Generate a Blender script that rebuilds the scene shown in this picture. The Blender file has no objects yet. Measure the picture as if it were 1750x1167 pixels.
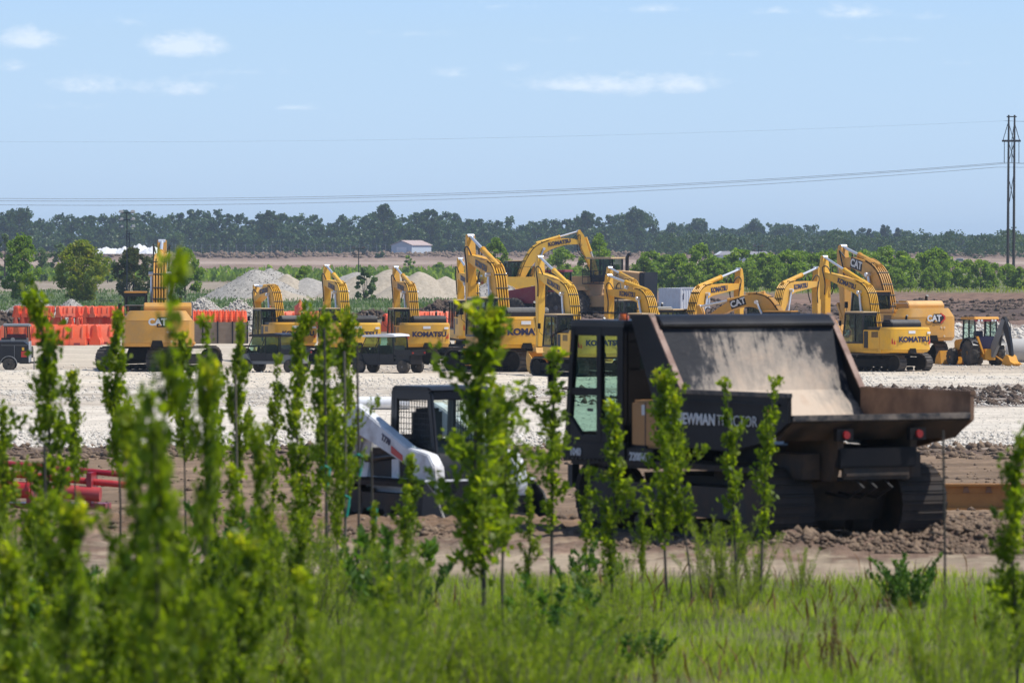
import bpy, math, random
import numpy as np
from mathutils import Vector, Matrix
rad = math.radians
# ------------------------------------------------------------------ camera, sky, sun, exposure
SC = bpy.context.scene
COL = SC.collection
F = 9722.0                                  # focal length in pixels of the 1750 px wide photograph
CAMZ = 7.0
HOR = 425.0                                 # row of the horizon
PITCH = math.atan((583.5 - HOR) / F)
cam_d = bpy.data.cameras.new('camera'); cam = bpy.data.objects.new('camera', cam_d); COL.objects.link(cam)
cam.location = (0, 0, CAMZ); cam.rotation_euler = (math.pi / 2 - PITCH, 0, 0)
cam_d.sensor_width = 36; cam_d.lens = 36 * F / 1750; cam_d.clip_start = 1; cam_d.clip_end = 30000
cam_d.dof.use_dof = True; cam_d.dof.focus_distance = 330; cam_d.dof.aperture_fstop = 5.2
SC.camera = cam
SUN_EL, SUN_AZ = rad(61), rad(97)           # azimuth clockwise from straight ahead
sd = bpy.data.lights.new('sun', 'SUN'); sd.energy = 4.4; sd.angle = rad(0.53); sd.color = (1, .96, .9)
sun = bpy.data.objects.new('sun', sd); COL.objects.link(sun)
sdir = Vector((math.sin(SUN_AZ) * math.cos(SUN_EL), math.cos(SUN_AZ) * math.cos(SUN_EL), math.sin(SUN_EL)))
sun.rotation_euler = sdir.to_track_quat('Z', 'Y').to_euler(); sun.location = (200, 0, 300)
W = bpy.data.worlds.new('World'); SC.world = W; W.use_nodes = True
def build_world():
    nt = W.node_tree; N = nt.nodes; L = nt.links
    bg = N['Background']; bg.inputs[1].default_value = 0.105
    sky = N.new('ShaderNodeTexSky'); sky.sky_type = 'NISHITA'; sky.sun_disc = False
    sky.sun_elevation = SUN_EL; sky.sun_rotation = SUN_AZ
    sky.altitude = 300; sky.air_density = 1.0; sky.dust_density = 0.35; sky.ozone_density = 1.2
    geo = N.new('ShaderNodeTexCoord')
    def m(op, a, b=None, c=None):
        n = N.new('ShaderNodeMath'); n.operation = op
        for i, v in enumerate((a, b, c)):
            if v is None: continue
            if isinstance(v, (int, float)): n.inputs[i].default_value = v
            else: L.new(v, n.inputs[i])
        return n.outputs[0]
    sx = N.new('ShaderNodeSeparateXYZ'); L.new(geo.outputs['Generated'], sx.inputs[0])
    # small fair-weather clouds: flat-based noise puffs at fixed directions of the sky
    mp = N.new('ShaderNodeMapping'); mp.inputs['Scale'].default_value = (330, 330, 620)
    L.new(geo.outputs['Generated'], mp.inputs[0])
    nz = N.new('ShaderNodeTexNoise'); nz.inputs['Scale'].default_value = 1; nz.inputs['Detail'].default_value = 9; nz.inputs['Roughness'].default_value = .62
    L.new(mp.outputs[0], nz.inputs['Vector'])
    tot = None
    # x, y pixel in the photo, half width, half height, strength
    for (px, py, hw, hh, s) in ((50, 72, 60, 26, .8), (318, 84, 78, 30, .9), (160, 150, 85, 26, .5), (315, 153, 75, 24, .5),
                                (30, 117, 35, 14, .4), (505, 185, 40, 9, .45), (770, 128, 45, 14, .35), (880, 118, 35, 14, .3),
                                (960, 146, 90, 20, .5), (1080, 150, 110, 28, .6), (1190, 148, 60, 26, .5), (1450, 25, 75, 20, .5),
                                (1320, 22, 40, 12, .4), (1590, 32, 60, 12, .25), (850, 12, 90, 14, .25), (1120, 18, 90, 12, .35), (230, 40, 60, 14, .25), (1500, 70, 120, 12, .25), (1250, 95, 110, 10, .22), (700, 60, 120, 10, .2), (420, 125, 90, 12, .25), (1650, 110, 90, 10, .22), (130, 185, 90, 10, .2), (1000, 70, 120, 10, .22)):
        cx, cz = (px - 875) / F, (HOR - py) / F
        dx = m('DIVIDE', m('SUBTRACT', sx.outputs[0], cx), hw * 1.3 / F)
        dz0 = m('SUBTRACT', sx.outputs[2], cz)
        dz = m('DIVIDE', dz0, hh * 1.35 / F)
        # flat underside: below the middle the fall-off is three times as quick
        dz = m('MAXIMUM', dz, m('MULTIPLY', dz, -1.9))
        r = m('SQRT', m('ADD', m('MULTIPLY', dx, dx), m('MULTIPLY', dz, dz)))
        g = m('MULTIPLY', m('MAXIMUM', m('SUBTRACT', 1.0, r), 0), s)
        tot = g if tot is None else m('ADD', tot, g)
    front = m('GREATER_THAN', sx.outputs[1], 0)
    tot = m('MULTIPLY', tot, front)
    v = m('MULTIPLY', m('MAXIMUM', m('SUBTRACT', m('ADD', m('MULTIPLY', tot, .8), nz.outputs[0]), .58), 0), 1.6)
    v = m('MINIMUM', m('MULTIPLY', v, m('MINIMUM', m('MULTIPLY', tot, 3), 1)), .75)
    hsv = N.new('ShaderNodeMix'); hsv.data_type = 'RGBA'; hsv.blend_type = 'MULTIPLY'; hsv.inputs[0].default_value = 1
    L.new(sky.outputs[0], hsv.inputs[6]); hsv.inputs[7].default_value = SKY_TINT
    mr = N.new('ShaderNodeMapRange'); mr.interpolation_type = 'SMOOTHSTEP'; mr.inputs['From Min'].default_value = .05; mr.inputs['From Max'].default_value = .40; mr.inputs['To Min'].default_value = 1; mr.inputs['To Max'].default_value = 0
    L.new(sx.outputs[2], mr.inputs['Value']); L.new(mr.outputs[0], hsv.inputs[0])
    mx = N.new('ShaderNodeMix'); mx.data_type = 'RGBA'
    L.new(v, mx.inputs[0]); hz2 = N.new('ShaderNodeMix'); hz2.data_type = 'RGBA'; hz2.blend_type = 'MULTIPLY'; mr2 = N.new('ShaderNodeMapRange'); mr2.inputs['From Min'].default_value = 0; mr2.inputs['From Max'].default_value = .038; mr2.inputs['To Min'].default_value = 1; mr2.inputs['To Max'].default_value = 0; L.new(sx.outputs[2], mr2.inputs['Value']); L.new(mr2.outputs[0], hz2.inputs[0]); L.new(hsv.outputs[2], hz2.inputs[6]); hz2.inputs[7].default_value = (.92, 1.03, 1.22, 1)
    L.new(hz2.outputs[2], mx.inputs[6]); mx.inputs[7].default_value = (7.0, 7.9, 9.0, 1)
    L.new(mx.outputs[2], bg.inputs[0])
SKY_TINT = (.725, .92, 1.43, 1)
HAZE = .00007
build_world()
SC.view_settings.view_transform = 'Standard'; SC.view_settings.look = 'None'
SC.view_settings.exposure = 0.18; SC.view_settings.gamma = 1
SC.cycles.max_bounces = 8; SC.cycles.transparent_max_bounces = 12; SC.cycles.volume_bounces = 1
SC.cycles.use_denoising = True
try: SC.cycles.denoiser = 'OPENIMAGEDENOISE'
except Exception: pass
SC.cycles.caustics_reflective = False; SC.cycles.caustics_refractive = False

# ------------------------------------------------------------------ helpers
rng = random.Random(7)
nr = np.random.default_rng(11)
def hash3(ix, iy, seed):
    n = (ix.astype(np.int64) * 374761393 + iy.astype(np.int64) * 668265263 + seed * 2147483647) & 0xffffffff
    n = ((n ^ (n >> 13)) * 1274126177) & 0xffffffff
    return ((n ^ (n >> 16)) & 0xffff) / 65535.0
def vnoise(x, y, seed=0):
    x = np.asarray(x, float); y = np.asarray(y, float)
    ix = np.floor(x); iy = np.floor(y); fx = x - ix; fy = y - iy
    fx = fx * fx * (3 - 2 * fx); fy = fy * fy * (3 - 2 * fy)
    a = hash3(ix, iy, seed); b = hash3(ix + 1, iy, seed); c = hash3(ix, iy + 1, seed); d = hash3(ix + 1, iy + 1, seed)
    return (a * (1 - fx) + b * fx) * (1 - fy) + (c * (1 - fx) + d * fx) * fy
def fbm(x, y, oct=4, seed=0):
    s = 0; a = .5; t = 0
    for k in range(oct):
        s = s + a * vnoise(np.asarray(x) * 2 ** k, np.asarray(y) * 2 ** k, seed + k); t += a; a *= .55
    return s / t
KD = [0, 30, 71, 76, 82, 86, 99, 120, 150, 200, 250, 300, 340, 420, 1200, 1600, 2500, 4000, 9000]
KZ = [2.97, 2.97, 2.97, 3.06, 3.04, 2.88, 2.4, 2.0, 1.6, .8, .3, .05, 0, 0, 0, 1.6, 4.9, 5.6, 6.3]
def base_z(d):
    # knots joined by straight runs, softened
    d = np.asarray(d, float)
    return (np.interp(d * .97, KD, KZ) + np.interp(d * 1.03, KD, KZ) + np.interp(d, KD, KZ)) / 3
def at(px, py, d):
    """world point seen at pixel px,py of the photograph at distance d (horizon-based)"""
    return Vector(((px - 875) / F * d, d, CAMZ - (py - HOR) / F * d))
def on_ground(px, py):
    lo, hi = 20.0, 6000.0
    for d in np.geomspace(lo, hi, 4000):
        if HOR + F * (CAMZ - float(base_z(d))) / d <= py:
            break
    return Vector(((px - 875) / F * d, d, float(base_z(d))))

class MB:
    def __init__(s): s.v = []; s.f = []; s.mi = []; s.m = 0; s.X = None
    def add(s, vs, fs):
        n = len(s.v)
        if s.X is not None: vs = [tuple(s.X @ Vector(v)) for v in vs]
        s.v += [tuple(v) for v in vs]; s.f += [tuple(i + n for i in f) for f in fs]; s.mi += [s.m] * len(fs)
        return s
    def box(s, x0, x1, y0, y1, z0, z1, R=None, c=None):
        vs = [(x, y, z) for x in (x0, x1) for y in (y0, y1) for z in (z0, z1)]
        if R is not None:
            c = Vector(c); vs = [tuple(R @ (Vector(v) - c) + c) for v in vs]
        return s.add(vs, [(0, 1, 3, 2), (4, 6, 7, 5), (0, 4, 5, 1), (2, 3, 7, 6), (0, 2, 6, 4), (1, 5, 7, 3)])
    def prism(s, pts, a0, a1, axis='x', hole=None):
        """extrude the 2-D outline along an axis; axis x: pts are (y,z); y: (x,z); z: (x,y)"""
        def P(p, a): return {'x': (a, p[0], p[1]), 'y': (p[0], a, p[1]), 'z': (p[0], p[1], a)}[axis]
        n = len(pts); vs = [P(p, a0) for p in pts] + [P(p, a1) for p in pts]
        fs = [tuple(range(n))[::-1], tuple(range(n, 2 * n))] + [(i, (i + 1) % n, n + (i + 1) % n, n + i) for i in range(n)]
        return s.add(vs, fs)
    def frustum(s, lo, hi):
        """two rings of equal count joined and capped"""
        n = len(lo); fs = [tuple(range(n))[::-1], tuple(range(n, 2 * n))] + [(i, (i + 1) % n, n + (i + 1) % n, n + i) for i in range(n)]
        return s.add(list(lo) + list(hi), fs)
    def cyl(s, p, q, r, r2=None, n=12, cap=True):
        p, q = Vector(p), Vector(q); r2 = r if r2 is None else r2
        d = (q - p); 
        if d.length < 1e-6: return s
        d.normalize(); u = d.orthogonal().normalized(); w = d.cross(u)
        vs = []
        for (c, rr) in ((p, r), (q, r2)):
            for i in range(n):
                a = 2 * math.pi * i / n; vs.append(c + u * math.cos(a) * rr + w * math.sin(a) * rr)
        fs = [(i, (i + 1) % n, n + (i + 1) % n, n + i) for i in range(n)]
        if cap: fs += [tuple(range(n))[::-1], tuple(range(n, 2 * n))]
        return s.add(vs, fs)
    def tube(s, pts, r, n=6):
        pts = [Vector(p) for p in pts]; N = len(pts)
        rr = r if isinstance(r, (list, tuple)) else [r] * N
        vs = []; u = None
        for i, p in enumerate(pts):
            d = (pts[min(i + 1, N - 1)] - pts[max(i - 1, 0)]).normalized()
            u = d.orthogonal().normalized() if u is None else (u - d * u.dot(d)).normalized()
            w = d.cross(u)
            for k in range(n):
                a = 2 * math.pi * k / n; vs.append(p + (u * math.cos(a) + w * math.sin(a)) * rr[i])
        fs = [(i * n + k, i * n + (k + 1) % n, (i + 1) * n + (k + 1) % n, (i + 1) * n + k) for i in range(N - 1) for k in range(n)]
        fs += [tuple(range(n))[::-1], tuple(range((N - 1) * n, N * n))]
        return s.add(vs, fs)
    def lathe(s, prof, c, axis='x', n=20):
        """profile of (along, radius) turned round the axis through c"""
        c = Vector(c); vs = []
        for (a, r) in prof:
            for k in range(n):
                t = 2 * math.pi * k / n; p, q = r * math.cos(t), r * math.sin(t)
                vs.append(c + Vector({'x': (a, p, q), 'y': (p, a, q), 'z': (p, q, a)}[axis]))
        m = len(prof)
        fs = [(i * n + k, i * n + (k + 1) % n, (i + 1) * n + (k + 1) % n, (i + 1) * n + k) for i in range(m - 1) for k in range(n)]
        fs += [tuple(range(n))[::-1], tuple(range((m - 1) * n, m * n))]
        return s.add(vs, fs)
    def build(s, name, mats, parent=None, smooth=True, bevel=0, kind=None):
        me = bpy.data.meshes.new(name)
        me.from_pydata(s.v, [], s.f); 
        if not isinstance(mats, (list, tuple)): mats = [mats]
        for m in mats: me.materials.append(m)
        me.polygons.foreach_set('material_index', s.mi)
        bm_ok = me.validate(clean_customdata=False)
        import bmesh
        b = bmesh.new(); b.from_mesh(me); bmesh.ops.recalc_face_normals(b, faces=b.faces)
        if bevel:
            es = [e for e in b.edges if len(e.link_faces) == 2 and e.calc_face_angle(0) > .6]
            try: bmesh.ops.bevel(b, geom=es, offset=bevel, segments=2, affect='EDGES', clamp_overlap=True)
            except Exception: pass
        b.to_mesh(me); b.free()
        if smooth:
            me.shade_smooth(); me.set_sharp_from_angle(angle=rad(38))
        o = bpy.data.objects.new(name, me); COL.objects.link(o)
        if parent: o.parent = parent
        if kind: o['kind'] = kind
        return o
def npmesh(name, V, Fq, mats, parent=None, smooth=False, kind=None, mi=None, colors=None):
    """mesh from numpy arrays; Fq is (n,4) or (n,3)"""
    me = bpy.data.meshes.new(name); V = np.asarray(V, np.float32); Fq = np.asarray(Fq, np.int32)
    me.vertices.add(len(V)); me.vertices.foreach_set('co', V.ravel())
    k = Fq.shape[1]; me.loops.add(Fq.size); me.loops.foreach_set('vertex_index', Fq.ravel())
    me.polygons.add(len(Fq)); me.polygons.foreach_set('loop_start', np.arange(0, Fq.size, k, dtype=np.int32))
    if not isinstance(mats, (list, tuple)): mats = [mats]
    for m in mats: me.materials.append(m)
    if mi is not None: me.polygons.foreach_set('material_index', np.asarray(mi, np.int32))
    me.update(calc_edges=True)
    if smooth: me.shade_smooth()
    if colors is not None:
        at_ = me.color_attributes.new('zone', 'FLOAT_COLOR', 'POINT'); at_.data.foreach_set('color', np.asarray(colors, np.float32).ravel())
    o = bpy.data.objects.new(name, me); COL.objects.link(o)
    if parent: o.parent = parent
    if kind: o['kind'] = kind
    return o
def tag(o, label=None, cat=None, group=None, kind=None):
    if label: o['label'] = label
    if cat: o['category'] = cat
    if group: o['group'] = group
    if kind: o['kind'] = kind
    return o
def thing(name, label, cat, loc, rz=0, group=None, s=1):
    o = bpy.data.objects.new(name, None); COL.objects.link(o); o.empty_display_size = .3
    o.location = loc; o.rotation_euler = (0, 0, rz); o.scale = (s, s, s)
    return tag(o, label, cat, group)
def copy_tree(o, parent=None):
    c = o.copy(); COL.objects.link(c); c.parent = parent
    for ch in list(o.children): copy_tree(ch, c)
    return c
FONT = None
def lettering(txt, size, M, mat, parent, name='lettering', bold=0.0, sx=1.0, depth=.006, align='CENTER'):
    cu = bpy.data.curves.new(name, 'FONT'); cu.body = txt; cu.size = size; cu.offset = bold; cu.extrude = depth
    cu.align_x = align; cu.align_y = 'CENTER'; cu.resolution_u = 3
    t = bpy.data.objects.new('tmp_text', cu)
    me = bpy.data.meshes.new_from_object(t); bpy.data.objects.remove(t); bpy.data.curves.remove(cu)
    me.name = name; me.transform(M @ Matrix.Diagonal((sx, 1, 1, 1))); me.materials.clear(); me.materials.append(mat)
    o = bpy.data.objects.new(name, me); COL.objects.link(o); o.parent = parent
    return o
def basis(origin, right, up):
    r = Vector(right).normalized(); u = Vector(up).normalized(); n = r.cross(u).normalized(); u = n.cross(r)
    M = Matrix((( r.x, u.x, n.x, origin[0]), (r.y, u.y, n.y, origin[1]), (r.z, u.z, n.z, origin[2]), (0, 0, 0, 1)))
    return M

# ------------------------------------------------------------------ materials
def new_mat(name):
    m = bpy.data.materials.new(name); m.use_nodes = True
    return m, m.node_tree.nodes, m.node_tree.links, m.node_tree.nodes['Principled BSDF']
def ramp(N, L, src, stops):
    r = N.new('ShaderNodeValToRGB'); cr = r.color_ramp
    while len(cr.elements) > 1: cr.elements.remove(cr.elements[-1])
    cr.elements[0].position = stops[0][0]; cr.elements[0].color = (*stops[0][1], 1)
    for p, c in stops[1:]:
        e = cr.elements.new(p); e.color = (*c, 1)
    L.new(src, r.inputs[0]); return r.outputs[0]
def noise(N, L, scale, detail=4, rough=.55, coord='Object', dist=0, mapscale=None):
    tc = N.new('ShaderNodeTexCoord'); src = tc.outputs[coord]
    if mapscale:
        mp = N.new('ShaderNodeMapping'); mp.inputs['Scale'].default_value = mapscale; L.new(src, mp.inputs[0]); src = mp.outputs[0]
    n = N.new('ShaderNodeTexNoise'); n.inputs['Scale'].default_value = scale; n.inputs['Detail'].default_value = detail
    n.inputs['Roughness'].default_value = rough; n.inputs['Distortion'].default_value = dist
    L.new(src, n.inputs['Vector']); return n.outputs[0]
def mixc(N, L, fac, a, b, mode='MIX'):
    m = N.new('ShaderNodeMix'); m.data_type = 'RGBA'; m.blend_type = mode
    for i, v in ((0, fac), (6, a), (7, b)):
        if isinstance(v, (int, float)): m.inputs[i].default_value = v
        elif isinstance(v, tuple): m.inputs[i].default_value = (*v, 1) if len(v) == 3 else v
        else: L.new(v, m.inputs[i])
    return m.outputs[2]
def bump(N, L, P, h, strength=.3, dist=.02):
    b = N.new('ShaderNodeBump'); b.inputs['Strength'].default_value = strength; b.inputs['Distance'].default_value = dist
    L.new(h, b.inputs['Height']); L.new(b.outputs[0], P.inputs['Normal'])
def paint(name, col, rough=.42, dirt=(.30, .24, .17), amt=.35, scale=1.3, metal=0, coat=0.0, lo=.42, hi=.75, mapscale=None, spec=.5):
    """painted or plain surface with patches of settled dust / wear"""
    m, N, L, P = new_mat(name)
    n = noise(N, L, scale, 8, .68, mapscale=mapscale)
    f = ramp(N, L, n, [(lo, (0, 0, 0)), (hi, (1, 1, 1))])
    mul = N.new('ShaderNodeMath'); mul.operation = 'MULTIPLY'; L.new(f, mul.inputs[0]); mul.inputs[1].default_value = amt
    n2 = noise(N, L, scale * 9, 3)
    c2 = mixc(N, L, n2, tuple(c * .9 for c in col), tuple(min(1, c * 1.08) for c in col))
    L.new(mixc(N, L, mul.outputs[0], c2, dirt), P.inputs['Base Color'])
    ru = N.new('ShaderNodeMath'); ru.operation = 'MULTIPLY_ADD'; L.new(mul.outputs[0], ru.inputs[0]); ru.inputs[1].default_value = .5; ru.inputs[2].default_value = rough
    ru.use_clamp = True; L.new(ru.outputs[0], P.inputs['Roughness'])
    P.inputs['Metallic'].default_value = metal; P.inputs['Coat Weight'].default_value = coat
    P.inputs['Specular IOR Level'].default_value = spec
    return m
M = {}
KY = [paint('yellow_machine_paint', c, .42, (.36, .26, .13), a, 1.7, lo=.38) for c, a in (((.80, .43, .022), .40), ((.76, .385, .02), .55), ((.82, .47, .04), .35), ((.70, .37, .03), .6))]
M['kyellow'] = KY[0]
M['cyellow'] = paint('ochre_machine_paint', (.60, .30, .045), .42, (.36, .26, .15), .5, 1.5)
M['black'] = paint('black_machine_paint', (.010, .011, .015), .35, (.07, .06, .05), .25, 1.2, spec=.35)
M['dumpblack'] = paint('black_dumper_paint', (.006, .006, .008), .42, (.03, .024, .02), .45, 1.1, spec=.18)
M['steel'] = paint('dusty_track_steel', (.035, .032, .031), .6, (.20, .165, .13), .7, 2.2, metal=.1)
M['trackdark'] = paint('dark_undercarriage_and_gaps', (.012, .011, .010), .7, (.05, .04, .033), .5, 2, spec=.15)
M['chrome'] = paint('chrome_rod', (.70, .72, .75), .38, (.5, .5, .5), .1, 2, metal=.6)
M['wornedge'] = paint('worn_black_edge', (.02, .02, .022), .5, (.26, .21, .17), .8, 3.5, lo=.42, hi=.62)
M['rubber'] = paint('rubber_hose', (.012, .012, .013), .55, (.08, .07, .06), .3, 3)
M['tyre'] = paint('dusty_tyre', (.025, .024, .023), .8, (.22, .18, .14), .75, 2.5)
M['grey'] = paint('grey_paint', (.20, .21, .22), .5, (.25, .22, .18), .4, 1.5)
M['white'] = paint('white_paint', (.78, .79, .80), .4, (.45, .38, .30), .35, 1.3)
M['red'] = paint('red_paint', (.45, .025, .03), .35, (.3, .2, .17), .35, 1.5)
M['maroon'] = paint('maroon_paint', (.30, .012, .028), .3, (.3, .2, .17), .3, 1.2)
M['orange'] = paint('orange_plastic', (.90, .12, .030), .45, (.7, .3, .2), .3, 1.3)
M['orange2'] = paint('faded_orange_plastic', (.90, .17, .07), .5, (.75, .40, .3), .4, 1.3)
M['decal_red'] = paint('red_decal', (.55, .03, .02), .4, amt=.1)
M['decal_white'] = paint('white_decal', (.75, .75, .75), .4, amt=.1)
M['navy'] = paint('navy_lettering', (.018, .016, .06), .4, amt=.05)
M['letter_white'] = paint('white_lettering', (.62, .64, .66), .4, amt=.15)
M['tan'] = paint('tan_sunfaded_paint', (.62, .38, .16), .5, (.5, .38, .25), .5, 1)
M['roof_tan'] = paint('cream_roof_paint', (.68, .50, .28), .5, (.5, .42, .3), .4, 1)
M['seat'] = paint('dark_seat', (.03, .03, .035), .7, amt=.2)
M['amber'] = paint('amber_beacon', (.85, .16, .02), .25, amt=.05, coat=.4)
M['taillight'] = paint('red_lamp_lens', (.28, .008, .01), .3, amt=.3, coat=.3)
M['loaderwhite'] = paint('scuffed_white_paint', (.74, .75, .76), .4, (.25, .19, .14), .65, 2.2, lo=.45, hi=.7)
M['green_tie'] = paint('green_tree_tie', (.01, .28, .20), .5, amt=.1)
M['jdyellow'] = paint('orange_yellow_paint', (.72, .33, .02), .42, (.4, .28, .14), .4, 1.2)
M['bucket'] = paint('worn_bucket_yellow', (.66, .34, .03), .45, (.28, .20, .13), .55, 2)
M['windowgreen'] = None
def glass(name, tint=(.75, .9, .85), see=.6):
    m, N, L, P = new_mat(name)
    tr = N.new('ShaderNodeBsdfTransparent'); tr.inputs[0].default_value = (*tint, 1)
    P.inputs['Base Color'].default_value = (.02, .03, .03, 1); P.inputs['Roughness'].default_value = .06
    mx = N.new('ShaderNodeMixShader'); out = N['Material Output']
    n = noise(N, L, 2.0, 5); f = N.new('ShaderNodeMath'); f.operation = 'MULTIPLY_ADD'; L.new(n, f.inputs[0]); f.inputs[1].default_value = .18; f.inputs[2].default_value = see - .09
    L.new(f.outputs[0], mx.inputs[0]); L.new(P.outputs[0], mx.inputs[1]); L.new(tr.outputs[0], mx.inputs[2]); L.new(mx.outputs[0], out.inputs[0])
    return m
M['glass'] = glass('cab_glass', (.72, .85, .82), .62)
M['glass_clear'] = glass('clear_green_glass', (.78, .93, .88), .86)
def leaf_mat(name, c1, c2, c3=None, trans=.45, scale=1.2, coord='Object', c3at=.7, tr_boost=1.6):
    m, N, L, P = new_mat(name)
    n = noise(N, L, scale, 5, .7, coord=coord)
    st = [(.34, c1), (.58, c2)]
    if c3: st.append((c3at, c3))
    col = ramp(N, L, n, st)
    P.inputs['Roughness'].default_value = .5; P.inputs['Specular IOR Level'].default_value = .35
    L.new(col, P.inputs['Base Color'])
    t = N.new('ShaderNodeBsdfTranslucent')
    tc = mixc(N, L, 1.0, col, (tr_boost * 1.05, tr_boost * 1.1, tr_boost * .45), 'MULTIPLY'); L.new(tc, t.inputs[0])
    mx = N.new('ShaderNodeMixShader'); mx.inputs[0].default_value = trans
    L.new(P.outputs[0], mx.inputs[1]); L.new(t.outputs[0], mx.inputs[2]); L.new(mx.outputs[0], N['Material Output'].inputs[0])
    return m
M['sapling_leaf'] = leaf_mat('sapling_leaf', (.060, .105, .007), (.195, .245, .012), (.45, .41, .02), .55, 2.8, tr_boost=2.1)
M['midtree_leaf'] = leaf_mat('bush_leaf', (.09, .17, .022), (.23, .32, .04), (.40, .44, .09), .5, 1.1)
M['autumn_leaf'] = leaf_mat('russet_tinged_leaf', (.10, .17, .02), (.27, .29, .03), (.42, .26, .06), .5, .9)
M['plum_leaf'] = leaf_mat('plum_tinged_leaf', (.045, .09, .025), (.10, .10, .035), (.18, .08, .045), .35, .9)
M['pale_leaf'] = leaf_mat('pale_grey_green_leaf', (.09, .15, .05), (.16, .23, .09), (.24, .30, .14), .35, .9)
M['forest_leaf'] = leaf_mat('forest_leaf', (.026, .060, .012), (.056, .108, .018), (.11, .17, .030), .25, .07)
M['pine_leaf'] = leaf_mat('pine_needles', (.014, .035, .016), (.025, .05, .022), None, .1, .05)
M['grass'] = leaf_mat('meadow_grass', (.20, .29, .014), (.34, .42, .035), (.50, .42, .14), .6, .8, c3at=.66)
M['weed'] = leaf_mat('feathery_weed', (.12, .17, .014), (.29, .35, .035), (.50, .44, .13), .55, 1.5)
M['dock'] = leaf_mat('dry_brown_weed', (.10, .045, .016), (.17, .08, .025), (.12, .10, .03), .2, 3)
M['thistle'] = leaf_mat('broad_weed_leaf', (.05, .12, .02), (.11, .20, .035), (.20, .27, .09), .4, 2)
M['bark'] = paint('young_bark', (.055, .045, .038), .8, (.13, .11, .09), .6, 6)
M['drybark'] = paint('grey_dry_stalk', (.16, .13, .10), .8, (.3, .26, .2), .5, 6)
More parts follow.
